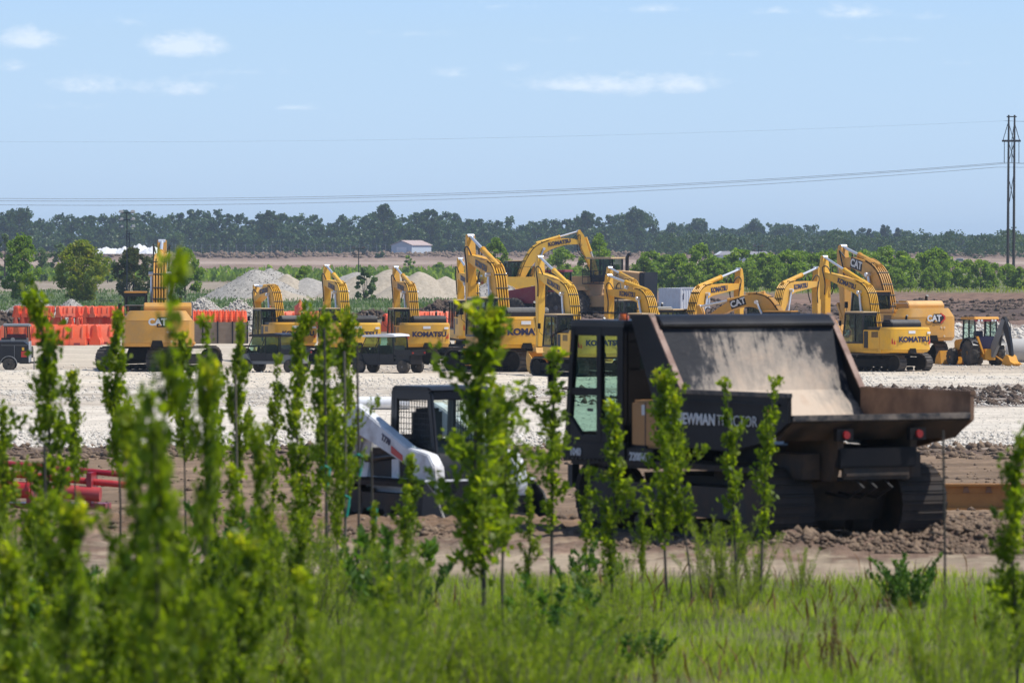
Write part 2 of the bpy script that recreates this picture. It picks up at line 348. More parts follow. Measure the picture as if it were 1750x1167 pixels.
# ------------------------------------------------------------------ ground
def lin(a, b, x): return np.clip((x - a) / (b - a), 0, 1)
def band(d, a, b, soft=.04): return lin(a * (1 - soft), a * (1 + soft), d) * (1 - lin(b * (1 - soft), b * (1 + soft), d))
def ground_fields(X, D):
    """height and colour of the ground at x, distance"""
    z = base_z(D)
    w = D * (1 + .10 * (fbm(X / 9, D / 12, 3, 5) - .5) + .05 * (fbm(X / 2.2, D / 3, 3, 9) - .5))
    px = X / D * F + 875
    right = lin(880, 1020, px)
    n1 = fbm(X / .9, D / .9, 4, 21); n2 = fbm(X / 4, D / 2.2, 4, 33); n3 = fbm(X / .33, D / .33, 3, 41); n4 = fbm(X / 22, D / 9, 3, 51)
    def C(*c): return np.array(c)[None, :]
    col = np.zeros((len(X), 3)) + C(.20, .135, .095)
    def put(mask, c, var=.25, v=None):
        nonlocal col
        vv = (1 + var * ((v if v is not None else n2) - .5) * 2)[:, None]
        m_ = np.clip(mask, 0, 1)[:, None]; col = col * (1 - m_) + C(*c) * vv * m_
    h = np.zeros(len(X))
    # near: soil under the grass, tan track, brown worked ground
    put(band(w, 1, 69.5, .01), (.12, .13, .045), .5, n1)
    put(band(w, 69.5, 78, .02), (.31, .25, .18), .3, n2); put(band(w, 71.5, 78, .02) * lin(.5, .6, n3), (.19, .13, .095), .3, n1)
    put(band(w, 78, 93, .03), (.165, .108, .068), .5, n1); h += band(w, 77.5, 86, .02) * ((n1 - .35) * .20 + (n3 - .5) * .14); rg = band(w, 74.3, 76.4, .006) * (.35 + .65 * lin(1230, 1330, px)); h += rg * (.01 + .19 * n1 + (n3 - .45) * .26); put(rg, (.15, .10, .075), .5, n3); h += band(w, 74, 78, .02) * (n3 - .5) * .08 + band(D, 60, 160) * (n3 - .5) * .05
    put(band(w, 93, 150, .03), (.215, .150, .098), .45, n2); h += band(w, 90, 150, .03) * (n2 - .5) * .10
    put(band(w, 144, 157, .03), (.115, .08, .06), .5, n1); h += band(w, 142, 158, .03) * (n1 - .3) * .22
    put(band(w, 157, 232, .03), (.54, .49, .41), .22, n1); h += band(w, 155, 182, .03) * (n1 - .3) * .15
    put(band(w, 182, 236, .03), (.60, .54, .455), .10, n2)
    put(band(w, 236, 300, .03), (.50, .44, .36), .25, n1); h += band(w, 236, 290, .04) * (n1 - .4) * .12
    patch = lin(.50, .62, n2) * (.35 + .65 * right); put(band(w, 240, 272, .04) * patch, (.10, .075, .06), .5, n1)
    rm = lin(1400, 1500, px); put(band(w, 238, 282, .03) * rm, (.14, .10, .08), .7, n1)
    put(band(w, 285, 332, .03) , (.60, .53, .43), .15, n1); h += band(w, 280, 335, .03) * (n1 - .5) * .05
    put(band(w, 332, 440, .04), (.50, .435, .345), .18, n2)
    st = fbm(X / 26 + 3 * n4, D / (.012 * D), 3, 61); col *= (1 + .42 * (st - .5) * band(D, 150, 480))[:, None]; st2 = fbm(X / 7, D / .55, 3, 63); col *= (1 + .55 * (st2 - .5) * band(D, 66, 150))[:, None]
    # worn lighter strips
    put(band(D, 190, 480) * lin(.55, .75, n4), (.60, .55, .47), .1, n2)
    R = lin(1380, 1520, px)
    put(band(w, 440, 505, .04) * R, (.44, .41, .36), .35, n1); h += band(w, 440, 505) * (n1 - .4) * .3 * R
    put(band(w, 505, 740, .04) * lin(760, 900, px), (.19, .125, .095), .6, n2); h += band(w, 520, 760, .04) * lin(760, 900, px) * (n2 - .3) * .9
    put(band(w, 555, 650, .06) * lin(1100, 1250, px), (.085, .062, .052), .6, n2)
    put(band(w, 740, 900, .04) * lin(1380, 1500, px), (.20, .125, .085), .5, n1)
    put(band(w, 900, 1500, .04) * lin(1000, 1100, px), (.16, .17, .08), .4, n2)
    # left: weedy strip behind the stockyard
    Lf = 1 - lin(700, 820, px)
    put(band(w, 440, 560, .04) * Lf, (.20, .15, .11), .4, n2)
    put(band(w, 560, 900, .04) * Lf, (.135, .16, .085), .35, n2)
    put(band(w, 900, 1180, .04) * Lf, (.30, .25, .19), .3, n2); h += band(w, 560, 1180, .03) * (n4 - .4) * .7
    # far field
    put(band(w, 1180, 1450, .05) * (1 - R * .6), (.16, .14, .09), .6, n4)
    put(band(w, 1450, 1700, .04), (.24, .17, .125), .4, n4)
    put(band(w, 1700, 2010, .03), (.27, .195, .145), .4, n4); put(band(w, 1750, 1880, .03), (.40, .31, .25), .25, n4)
    put(band(w, 2010, 2600, .03), (.20, .14, .115), .6, n4); h += band(w, 1950, 2300, .03) * n4 * 1.9
    put(band(w, 2600, 99999, .02), (.07, .10, .045), .4, n4)
    return z + h, col
def gmat():
    m, N, L, P = new_mat('ground_soil_and_gravel')
    a = N.new('ShaderNodeAttribute'); a.attribute_name = 'zone'
    n = noise(N, L, 4.5, 6, .7); f = ramp(N, L, n, [(.3, (.62, .60, .58)), (.5, (1, 1, 1)), (.72, (1.25, 1.22, 1.18))])
    n2 = noise(N, L, .35, 5, .65); f2 = ramp(N, L, n2, [(.3, (.8, .79, .78)), (.6, (1.08, 1.08, 1.08))])
    c = mixc(N, L, 1.0, a.outputs['Color'], f, 'MULTIPLY'); c = mixc(N, L, 1.0, c, f2, 'MULTIPLY')
    L.new(c, P.inputs['Base Color']); P.inputs['Roughness'].default_value = .95; P.inputs['Specular IOR Level'].default_value = .15
    bump(N, L, P, noise(N, L, 9, 5, .7), .7, .05)
    return m
M['ground'] = gmat()
def build_ground():
    rows = np.concatenate([np.linspace(-260, 20, 12), np.geomspace(25, 72.9, 90), np.linspace(73, 90, 190), np.geomspace(90.4, 700, 560), np.geomspace(705, 6500, 240)])
    cols = np.concatenate([[-12, -5, -2.2, -1.3], np.linspace(-1.12, 1.12, 420), [1.3, 2.2, 5, 12]])
    hw = np.maximum(np.abs(rows), 40) * .092
    X = np.outer(hw, cols); D = np.repeat(rows[:, None], len(cols), 1)
    x, d = X.ravel(), D.ravel(); z, c = ground_fields(x, np.maximum(d, 20))
    V = np.stack([x, d, z], 1); nc = len(cols); r, q = np.meshgrid(np.arange(len(rows) - 1), np.arange(nc - 1), indexing='ij')
    i = (r * nc + q).ravel(); Fq = np.stack([i, i + 1, i + 1 + nc, i + nc], 1)
    npmesh('ground', V, Fq, M['ground'], kind='structure', smooth=True, colors=np.concatenate([c, np.ones((len(c), 1))], 1))
build_ground()
def gz(x, d):
    return float(ground_fields(np.array([float(x)]), np.array([float(d)]))[0][0])
OCT = np.array([(1, 0, 0), (-1, 0, 0), (0, 1, 0), (0, -1, 0), (0, 0, 1), (0, 0, -1)], float)
OF = np.array([(0, 2, 4), (2, 1, 4), (1, 3, 4), (3, 0, 4), (2, 0, 5), (1, 2, 5), (3, 1, 5), (0, 3, 5)])
ICO = None
def scatter_rocks(name, n, d0, d1, s0, s1, mat, hwf=.1, mask=None, sub=False, flat=.7, dens_pow=1.0, xr=None, parent=None, kind='stuff'):
    d = np.exp(nr.uniform(np.log(d0), np.log(d1), n)); x = nr.uniform(-hwf, hwf, n) * d if xr is None else nr.uniform(xr[0], xr[1], n) * d / F
    if mask is not None:
        k = nr.random(n) < mask(x, d); x, d = x[k], d[k]; n = len(x)
    z = ground_fields(x, d)[0]
    if sub:
        import bmesh
        b = bmesh.new(); bmesh.ops.create_icosphere(b, subdivisions=2, radius=1); bv = np.array([v.co[:] for v in b.verts]); bf = np.array([[v.index for v in f.verts] for f in b.faces]); b.free()
    else: bv, bf = OCT, OF
    s = s0 + (s1 - s0) * nr.random(n) ** 2.6
    P = np.repeat(bv[None], n, 0) * (1 + (nr.random((n, len(bv), 1)) - .5) * (.62 if sub else .8))
    P *= nr.uniform(.6, 1.25, (n, 1, 3)); P[:, :, 2] *= flat
    a = nr.random(n) * 6.28; ca, sa = np.cos(a)[:, None], np.sin(a)[:, None]
    X = P[:, :, 0] * ca - P[:, :, 1] * sa; Y = P[:, :, 0] * sa + P[:, :, 1] * ca
    Q = np.stack([X * s[:, None] + x[:, None], Y * s[:, None] + d[:, None], P[:, :, 2] * s[:, None] + (z + s * .15)[:, None]], 2)
    Fq = (bf[None] + (np.arange(n) * len(bv))[:, None, None]).reshape(-1, 3)
    return npmesh(name, Q.reshape(-1, 3), Fq, mat, kind=kind, parent=parent, smooth=False)
def rockmat(name, a, b, c):
    m, N, L, P = new_mat(name); n = noise(N, L, 2.6, 5, .7)
    L.new(ramp(N, L, n, [(.3, a), (.5, b), (.72, c)]), P.inputs['Base Color']); P.inputs['Roughness'].default_value = .9
    bump(N, L, P, noise(N, L, 18, 4), .6, .02); return m
M['gravel'] = rockmat('crushed_limestone', (.34, .30, .25), (.56, .51, .44), (.74, .70, .62))
M['gravel_grey'] = rockmat('grey_gravel', (.24, .22, .19), (.34, .315, .28), (.46, .43, .39))
M['sand'] = rockmat('pale_sand', (.30, .25, .185), (.40, .34, .26), (.48, .42, .33))
M['clod'] = rockmat('brown_clay', (.07, .045, .029), (.155, .105, .068), (.32, .23, .15))
M['darkclod'] = rockmat('dark_topsoil', (.035, .024, .017), (.075, .050, .034), (.16, .11, .075))
scatter_rocks('coarse_gravel', 42000, 156, 184, .02, .12, M['gravel'])
scatter_rocks('road_gravel', 7000, 184, 238, .012, .045, M['gravel'])
scatter_rocks('yard_gravel', 42000, 236, 345, .02, .10, M['gravel'], mask=lambda x, d: .12 + .88 * lin(.42, .6, fbm(x / 6, d / 9, 3, 77)))
scatter_rocks('loose_stones', 9000, 440, 520, .08, .35, M['gravel'], mask=lambda x, d: lin(1350, 1500, x / d * F + 875))
scatter_rocks('soil_clods', 5000, 78, 150, .015, .11, M['clod'], mask=lambda x, d: .15 + .85 * lin(.45, .6, fbm(x / 2, d / 3, 3, 71)))
scatter_rocks('clay_lumps', 14000, 74.0, 84.5, .008, .08, M['clod'], sub=False, xr=(430, 900))
scatter_rocks('clay_ridge', 2600, 74.4, 77.2, .01, .07, M['clod'], sub=False, xr=(180, 900))
scatter_rocks('clay_ridge_lumps', 1200, 77.6, 79.2, .01, .09, M['clod'], sub=False, xr=(-500, 0))
scatter_rocks('large_clods', 140, 74.2, 76.6, .03, .15, M['clod'], sub=False, xr=(430, 870), flat=.75)
scatter_rocks('dark_lumps', 2600, 142, 158, .03, .2, M['clod'])
scatter_rocks('mud_patches', 6000, 240, 280, .05, .28, M['darkclod'], mask=lambda x, d: .25 * lin(850, 1000, x / d * F + 875) + .75 * lin(1400, 1500, x / d * F + 875))
scatter_rocks('turned_topsoil', 16000, 540, 720, .1, .55, M['darkclod'], mask=lambda x, d: lin(780, 900, x / d * F + 875) * lin(.4, .55, fbm(x / 20, d / 30, 3, 13)))
scatter_rocks('far_spoil', 6000, 2000, 2300, .4, 1.6, M['clod'])

# ------------------------------------------------------------------ plants
def kites(C, size, asp=.55, up=.0, dirs=None, spread=1.0, fold=.12):
    """leaf quads: centres C (n,3), sizes (n,)"""
    n = len(C)
    if dirs is None:
        dirs = nr.normal(size=(n, 3)); 
    else: dirs = dirs + nr.normal(size=(n, 3)) * spread
    dirs[:, 2] += up; dirs /= np.linalg.norm(dirs, axis=1, keepdims=True)
    r = nr.normal(size=(n, 3)); s = np.cross(dirs, r); s /= np.linalg.norm(s, axis=1, keepdims=True) + 1e-9
    nn = np.cross(dirs, s)
    L_ = np.asarray(size)[:, None] if np.ndim(size) else size
    b = C - dirs * L_ * .5; t = C + dirs * L_ * .5; mid = C + dirs * L_ * .08 
    l = mid + s * L_ * asp * .5 + nn * L_ * fold; q = mid - s * L_ * asp * .5 + nn * L_ * fold
    V = np.stack([b, l, t, q], 1).reshape(-1, 3); Fq = np.arange(4 * n).reshape(n, 4)
    return V, Fq
def crown_points(n, nclump, shape, clump_r, seed=0):
    """points in clumps through the volume shape(u)-> (x,y,z) sampler"""
    g = np.random.default_rng(seed)
    cc = shape(g, nclump); rr = clump_r * g.uniform(.6, 1.35, nclump)
    i = g.integers(0, nclump, n); d = g.normal(size=(n, 3)); d /= np.linalg.norm(d, axis=1, keepdims=True)
    rad_ = g.random(n) ** .45
    return cc[i] + d * (rr[i] * rad_)[:, None] * np.array([1, 1, .8])
def crown_shape(w, h, zb, power=1.0, top=.35, lean=0):
    """egg shaped crown: half width w, from zb to h; the clumps lie mostly near the surface"""
    def f(g, n):
        t = g.random(n) ** .9; a = g.random(n) * 6.283
        prof = np.where(t < top, .55 + .45 * (t / top), np.cos((t - top) / (1 - top) * math.pi / 2) ** power * .95 + .05)
        r = w * prof * g.random(n) ** .4 * g.uniform(.75, 1.12, n)
        return np.stack([r * np.cos(a) + lean * t, r * np.sin(a), zb + (h - zb) * t], 1)
    return f
def add_tree(name, label, cat, loc, h, w, leaf, seed, nleaf=2600, lsize=.28, nclump=60, clump=.22, zb=.08, power=.8, top=.35, group=None, trunk_r=None, multi=1, parent_only=False):
    t = thing(name, label, cat, loc, group=group)
    nleaf = int(nleaf * 1.5) if lsize < .6 else nleaf
    V, Fq = kites(crown_points(nleaf, nclump, crown_shape(w, h * .96, h * zb, power, top), clump * w, seed), nr.uniform(.6, 1.3, nleaf) * lsize * (1.25 if lsize < .6 else 1), asp=.7)
    npmesh('crown', V, Fq, leaf, t)
    mb = MB(); tr = trunk_r or h * .018; g = random.Random(seed)
    for k in range(multi):
        ox = g.uniform(-.3, .3) * (multi > 1)
        pts = [(ox * .3, 0, -.3), (ox + g.uniform(-.02, .02) * h, g.uniform(-.02, .02) * h, h * .4), (ox * 1.5 + g.uniform(-.03, .03) * h, 0, h * .85)]
        mb.tube(pts, [tr * 1.2, tr * .8, tr * .2], 7)
    for k in range(9):
        z = h * g.uniform(.15, .75); a = g.random() * 6.28; r = w * .75 * (1 - z / h * .6)
        mb.tube([(0, 0, z), (math.cos(a) * r * .5, math.sin(a) * r * .5, z + r * .35), (math.cos(a) * r, math.sin(a) * r, z + r * .6)], [tr * .45, tr * .3, tr * .12], 5)
    mb.build('trunk', M['bark'], t)
    return t
def gtree(name, label, cat, px, ybase, ytop, wpx, leaf, seed, d=None, **k):
    """tree whose foot stands on the ground at pixel px,ybase (or at distance d)"""
    p = on_ground(px, ybase) if d is None else Vector(((px - 875) / F * d, d, float(base_z(d))))
    ppm = F / p.y; h = (p.z - CAMZ) + (HOR - ytop) / ppm; h = -(CAMZ - (HOR - ytop) / ppm * -1) if False else CAMZ + (HOR - ytop) / ppm - p.z
    return add_tree(name, label, cat, p, h, wpx / 2 / ppm, leaf, seed, **k)
# bushy trees behind the stockyard, left
T = 'young trees behind the stockyard'
gtree('young_tree', 'bushy deep green young tree, first from the left behind the orange barriers', 'tree', 36, 516, 400, 76, M['midtree_leaf'], 1, group=T, nleaf=5200, lsize=.30, nclump=90, power=.75)
gtree('young_tree', 'wide young tree tinged yellow and russet, second from the left behind the barriers', 'tree', 138, 518, 410, 98, M['autumn_leaf'], 2, group=T, nleaf=6500, lsize=.30, nclump=100, power=.6)
gtree('young_tree', 'plum tinged young tree just left of the raised ochre boom', 'tree', 228, 516, 422, 78, M['plum_leaf'], 3, group=T, nleaf=4200, lsize=.3, nclump=70, power=.6)
gtree('young_tree', 'bright green pointed young tree just right of the raised ochre boom', 'tree', 317, 512, 424, 66, M['midtree_leaf'], 4, group=T, nleaf=4600, lsize=.28, nclump=70, power=1.0, top=.3)
gtree('young_tree', 'small dark round tree in front of the pale stockpiles', 'tree', 519, 512, 455, 40, M['midtree_leaf'], 5, group=T, nleaf=2200, lsize=.28, nclump=36, power=.6, top=.5)
gtree('young_tree', 'small loose light green tree before the right hand sand heaps', 'tree', 624, 517, 457, 42, M['pale_leaf'], 6, group=T, nleaf=1500, lsize=.28, nclump=26, power=.7, multi=3)
gtree('young_tree', 'tall green tree growing behind the black hooded excavator', 'tree', 848, 490, 408, 56, M['midtree_leaf'], 7, group=T, nleaf=3000, lsize=.34, nclump=50, d=960)
gtree('young_tree', 'tall green tree rising under the high arched boom', 'tree', 1022, 490, 400, 66, M['midtree_leaf'], 8, group=T, nleaf=3400, lsize=.36, nclump=60, d=1000)
gtree('young_tree', 'broad green tree between the arched boom and the tall stick', 'tree', 960, 490, 425, 70, M['midtree_leaf'], 9, group=T, nleaf=3000, lsize=.36, nclump=60, d=1020)
gtree('shrub', 'small yellow green shrub beside the dark soil heap', 'shrub', 717, 508, 477, 26, M['grass'], 10, nleaf=900, lsize=.25, nclump=16, power=.6, top=.5, zb=.0)
gtree('young_tree', 'hazy small tree standing on the far slope above the sand heaps', 'tree', 698, 470, 436, 28, M['midtree_leaf'], 11, group=T, nleaf=900, lsize=.35, nclump=18, d=1350)
gtree('shrub', 'low dark shrub right of the hazy tree on the far slope', 'shrub', 750, 472, 450, 40, M['midtree_leaf'], 12, nleaf=900, lsize=.35, nclump=18, d=1300, zb=0)
for i, (px, yt, w, d) in enumerate(((8, 400, 40, 1150), (70, 425, 50, 1180), (100, 412, 40, 1250), (184, 440, 44, 1150), (262, 438, 36, 1200))):
    gtree('far_tree', ['pale grey green tree behind the first bushy tree at the left edge', 'low pale tree in the first gap between the bushy trees', 'pale pointed tree showing left of the russet tree', 'low tree in the gap right of the russet tree', 'low tree in the gap behind the raised ochre boom'][i], 'tree', px, 480, yt, w, M['pale_leaf'], 60 + i, d=d, nleaf=1500, lsize=.36, nclump=30)
# row of trees behind the right half of the yard
RT = 'row of young trees beyond the dirt field'
proto = []
for k in range(6):
    proto.append(add_tree('row_tree', None, 'tree', (0, 0, -500), 5.6, [3.1, 2.8, 3.4, 2.7, 3.6, 3.0][k], M['midtree_leaf'], 30 + k, nleaf=2300, lsize=.36, nclump=34, power=.7, top=.4, zb=[.05, .1, .18, .04, .1, .14][k]))
used = [False] * 6
row = [(1112, 436, 1000), (1138, 442, 985), (1162, 438, 960), (1196, 424, 985), (1218, 446, 950), (1243, 440, 1010), (1262, 432, 960), (1288, 442, 990), (1308, 436, 950), (1330, 444, 1000), (1349, 436, 960), (1368, 432, 985), (1390, 440, 950), (1408, 436, 1000), (1432, 430, 960),
       (1452, 438, 980), (1480, 436, 955), (1500, 434, 985), (1516, 428, 940), (1540, 436, 975), (1556, 446, 960), (1574, 450, 985), (1598, 432, 950), (1612, 440, 990), (1632, 452, 960), (1654, 450, 975), (1676, 448, 950), (1698, 456, 960), (1722, 458, 985), (1742, 460, 950), (1765, 456, 970), (1100, 446, 930), (1178, 452, 925), (1232, 456, 930), (1275, 454, 928), (1318, 458, 930), (1360, 455, 926), (1420, 456, 930), (1530, 462, 925), (1588, 462, 926)]
for i, (px, yt, d) in enumerate(row):
    k = (i * 5 + 2) % 6; o = proto[k] if not used[k] else copy_tree(proto[k]); used[k] = True
    z = float(base_z(d)); h = CAMZ + (HOR - yt + 5) * d / F - z
    o.location = ((px - 875) / F * d, d, z); s = h / 5.6; o.scale = (s * rng.uniform(.85, 1.1), s, s); o.rotation_euler.z = rng.random() * 6
    o['label'] = 'leafy young tree, one of the even row beyond the brown field'; o['group'] = RT
# ------------------------------------------------------------------ forest on the horizon
SKYL = [(-200, 366), (0, 364), (35, 356), (62, 378), (90, 370), (150, 368), (200, 363), (300, 360), (380, 363), (430, 372), (460, 362), (520, 366), (560, 374), (610, 366), (650, 362), (700, 364), (740, 360), (800, 374), (850, 376), (900, 380), (950, 374), (1000, 368), (1040, 369), (1085, 364), (1112, 366), (1128, 394), (1150, 387), (1190, 379), (1215, 391), (1250, 394), (1290, 383), (1320, 386), (1360, 385), (1420, 396), (1480, 395), (1510, 390), (1540, 394), (1560, 402), (1620, 400), (1690, 402), (1750, 402), (1950, 403)]
def forest():
    g = np.random.default_rng(5); Vs = []; n0 = 0; pts = []; sz = []
    for (layer, d0, yoff, step, ls) in ((0, 2760, 0, 17, 1.15), (1, 2640, 16, 20, 1.1), (2, 2540, 32, 22, 1.0)):
        px = -150.0
        while px < 1900:
            far = px > 1125; d = (d0 + 450 * far) + g.uniform(-60, 60); ppm = F / d
            yt = np.interp(px, [a for a, b in SKYL], [b for a, b in SKYL]) + (yoff * (.55 if far else 1)) * g.uniform(.7, 1.25) + g.uniform(-4, 5)
            x = (px - 875) / ppm; zb = float(base_z(d)); h = CAMZ + (HOR - yt) / ppm - zb; w = g.uniform(3.8, 6.6)
            n = 900; p = crown_points(n, 30, crown_shape(w, h * .97, h * .12 if layer == 0 else -.5, .55, .5), w * .34, int(g.integers(1e9)))
            p += np.array([x, d, zb]); pts.append(p); sz.append(g.uniform(.6, 1.3, n) * ls); px += step * g.uniform(.7, 1.3)
    P = np.concatenate(pts); S = np.concatenate(sz); V, Fq = kites(P, S * 1.15, asp=.9)
    npmesh('distant_woodland', V, Fq, M['forest_leaf'], kind='stuff')
    # lighter scrub along the foot of the wood, right
    pts = []; sz = []
    for k in range(110):
        px = g.uniform(1130, 1900) if k < 98 else g.uniform(-100, 1100); d = g.uniform(1960, 2350); ppm = F / d; zb = float(base_z(d)); h = g.uniform(5, 10) if px > 1125 else g.uniform(2, 4)
        n = 420; p = crown_points(n, 20, crown_shape(h * .62, h, -.3, .5, .5), h * .2, int(g.integers(1e9))) + np.array([(px - 875) / ppm, d, zb]); pts.append(p); sz.append(g.uniform(.6, 1.3, n) * .85)
    V, Fq = kites(np.concatenate(pts), np.concatenate(sz), asp=.8)
    npmesh('wood_edge_scrub', V, Fq, M['forest_leaf'], kind='stuff')
forest()
for i, (px, yt, w, d, lab, kind) in enumerate((
        (34, 354, 60, 2500, 'rounded tree standing apart at the left end of the skyline', 0), (218, 361, 50, 2600, 'rounded skyline tree behind the tall lamp mast', 0),
        (460, 359, 36, 2550, 'domed skyline tree above the chain fence', 0), (655, 348, 52, 2550, 'tall pointed tree topping the skyline above the grey shed', 0),
        (736, 359, 44, 2560, 'rounded skyline tree just right of the one above the shed', 0), (1003, 361, 40, 2600, 'skyline tree behind the top of the arched boom', 0),
        (1088, 357, 62, 2600, 'large tree ending the dense wood right of the arched boom', 0), (1149, 382, 34, 2950, 'lone round tree right of the gap in the wood', 0),
        (1192, 374, 44, 2950, 'two topped skyline tree beyond the gap in the wood', 0), (1288, 374, 38, 3000, 'narrow tall tree standing above the right hand wood', 0),
        (1345, 386, 60, 3000, 'wide low domed tree in the right hand wood', 0), (1486, 392, 20, 2900, 'dark pine, first of the pine clump on the right skyline', 1),
        (1510, 385, 24, 2900, 'tallest dark pine of the clump on the right skyline', 1), (1534, 390, 20, 2900, 'dark pine, last of the clump on the right skyline', 1),
        (1582, 399, 20, 2950, 'small dark pine right of the pine clump', 1), (1640, 401, 20, 2950, 'small dark pine halfway to the power poles', 1), (1672, 402, 20, 2950, 'small dark pine left of the power poles', 1))):
    z = float(base_z(d)); ppm = F / d; h = CAMZ + (HOR - yt) / ppm - z
    add_tree('pine_tree' if kind else 'skyline_tree', lab, 'tree', ((px - 875) / ppm, d, z), h, w / 2 / ppm, M['pine_leaf' if kind else 'forest_leaf'], 200 + i, nleaf=2600, lsize=1.2 if not kind else .9, nclump=40, clump=.3, zb=.12, power=1.0 if kind else .55, top=.2 if kind else .5)

# ------------------------------------------------------------------ stockpiles
def heap(label, px, ybase, d, rx, ry, h, mat, seed, name='stockpile', peaks=((0, 0, 1),), rough=.12, rocks=0, rmat=None, rs=(.05, .2)):
    """spoil or gravel heap: cones at the angle of repose blended together"""
    n = 90; u = np.linspace(-1.15, 1.15, n); X, Y = np.meshgrid(u * rx, u * ry, indexing='ij')
    H = np.zeros_like(X)
    for (qx, qy, s) in peaks:
        r = np.sqrt(((X / rx - qx) / s) ** 2 + ((Y / ry - qy) / s) ** 2) + .10 * (fbm(X / rx * 3, Y / ry * 3, 3, seed) - .5)
        H = np.maximum(H, h * s * np.clip(1 - np.sqrt(r ** 2 + .004), -.3, 1))
    H += (fbm(X / .9, Y / .9, 4, seed) - .5) * rough * 2 * np.clip(H / .5, 0, 1) - .12
    x0 = (px - 875) / F * d; z0 = float(base_z(d)); V = np.stack([X.ravel(), Y.ravel(), H.ravel()], 1)
    i = (np.arange(n - 1)[:, None] * n + np.arange(n - 1)[None]).ravel(); Fq = np.stack([i, i + n, i + n + 1, i + 1], 1)
    o = npmesh(name, V, Fq, mat, smooth=True); o.location = (x0, d, z0); tag(o, label, 'heap')
    if rocks:
        g = np.random.default_rng(seed); idx = g.integers(0, n * n, rocks); P0 = V[idx]; P0 = P0[P0[:, 2] > .1]; m = len(P0)
        s = g.uniform(rs[0], rs[1], m) ; Q = np.repeat(OCT[None], m, 0) * g.uniform(.6, 1.3, (m, 6, 1)) * s[:, None, None] + (P0 + g.uniform(-.1, .1, (m, 3)))[:, None, :]
        Fr = (OF[None] + (np.arange(m) * 6)[:, None, None]).reshape(-1, 3); so = npmesh('surface_stones', Q.reshape(-1, 3), Fr, rmat or mat, o, kind='stuff')
    return o
heap('tall pale grey gravel cone, leftmost of the big heaps', 437, 508, 770, 8.0, 8, 4.6, M['gravel_grey'], 1, 'gravel_pile', rocks=2500, rs=(.04, .12))
heap('pale heap rising just behind the tall grey cone', 462, 508, 790, 7.5, 8, 4.7, M['gravel_grey'], 2, 'gravel_pile', rocks=1500, rs=(.04, .12))
heap('low pale heap left of the small round tree', 490, 508, 780, 5.5, 6, 3.9, M['sand'], 3, 'sand_pile')
heap('pale sand spread at the foot of the grey cones', 478, 512, 740, 6.5, 4, 1.9, M['sand'], 31, 'sand_pile')
heap('broad sand heap right of the small round tree', 575, 510, 780, 9.5, 8, 4.2, M['gravel_grey'], 4, 'sand_pile', peaks=((.3, 0, 1), (-.4, 0, .8)))
heap('sand heap behind the small loose green tree', 655, 512, 770, 9, 8, 4.6, M['sand'], 5, 'sand_pile', peaks=((.1, 0, 1), (-.35, 0, .8)))
heap('wide sand heap between the two middle excavators', 717, 508, 760, 7.6, 8, 4.3, M['sand'], 6, 'sand_pile', peaks=((0, 0, 1), (.45, 0, .85)))
heap('dark heap of broken topsoil left of the tallest excavator', 762, 520, 520, 5.2, 4, 2.5, M['darkclod'], 7, 'soil_pile', rough=.3, rocks=1600, rs=(.1, .4), rmat=M['darkclod'], peaks=((0, 0, 1), (-.45, 0, .55), (.4, 0, .8)))
heap('low dark soil bank in front of the sand heaps', 640, 525, 560, 9, 2.5, 1.5, M['darkclod'], 8, 'soil_pile', rough=.3, rocks=900, rs=(.1, .35), rmat=M['darkclod'], peaks=((0, 0, .7), (.45, 0, .6), (-.45, 0, .65)))
heap('grey gravel heap in front of the far arched excavator', 846, 505, 548, 6.6, 6, 4.5, M['gravel_grey'], 9, 'gravel_pile', rocks=2500, rs=(.05, .15), peaks=((0, 0, 1), (.55, .1, .8)))
heap('low coarse grey gravel heap behind the orange drums', 372, 535, 480, 4.3, 3, 3.5, M['gravel_grey'], 10, 'gravel_pile', rocks=5000, rs=(.04, .14), rmat=M['gravel'], peaks=((-.3, 0, .9), (.4, 0, .85)), rough=.05)
heap('grey gravel heap behind the upper orange barriers at the far left', 58, 560, 545, 5.2, 3, 2.5, M['gravel_grey'], 11, 'gravel_pile', rocks=3500, rs=(.03, .1), peaks=((0, 0, 1), (-.6, 0, .55)))
heap('small grey gravel heap peeping over the orange barriers', 122, 560, 550, 3.0, 3, 2.4, M['gravel_grey'], 12, 'gravel_pile', rocks=1500, rs=(.03, .1))
heap('low dark earth bank along the left edge behind the gravel', -10, 540, 520, 7, 2, 1.5, M['darkclod'], 13, 'soil_pile', rough=.3, rocks=900, rs=(.1, .35), rmat=M['darkclod'])
heap('dark earth bank behind the orange barriers by the ochre excavator', 195, 540, 545, 6, 2, 1.4, M['darkclod'], 14, 'soil_pile', rough=.3, rocks=900, rs=(.1, .35), rmat=M['darkclod'])
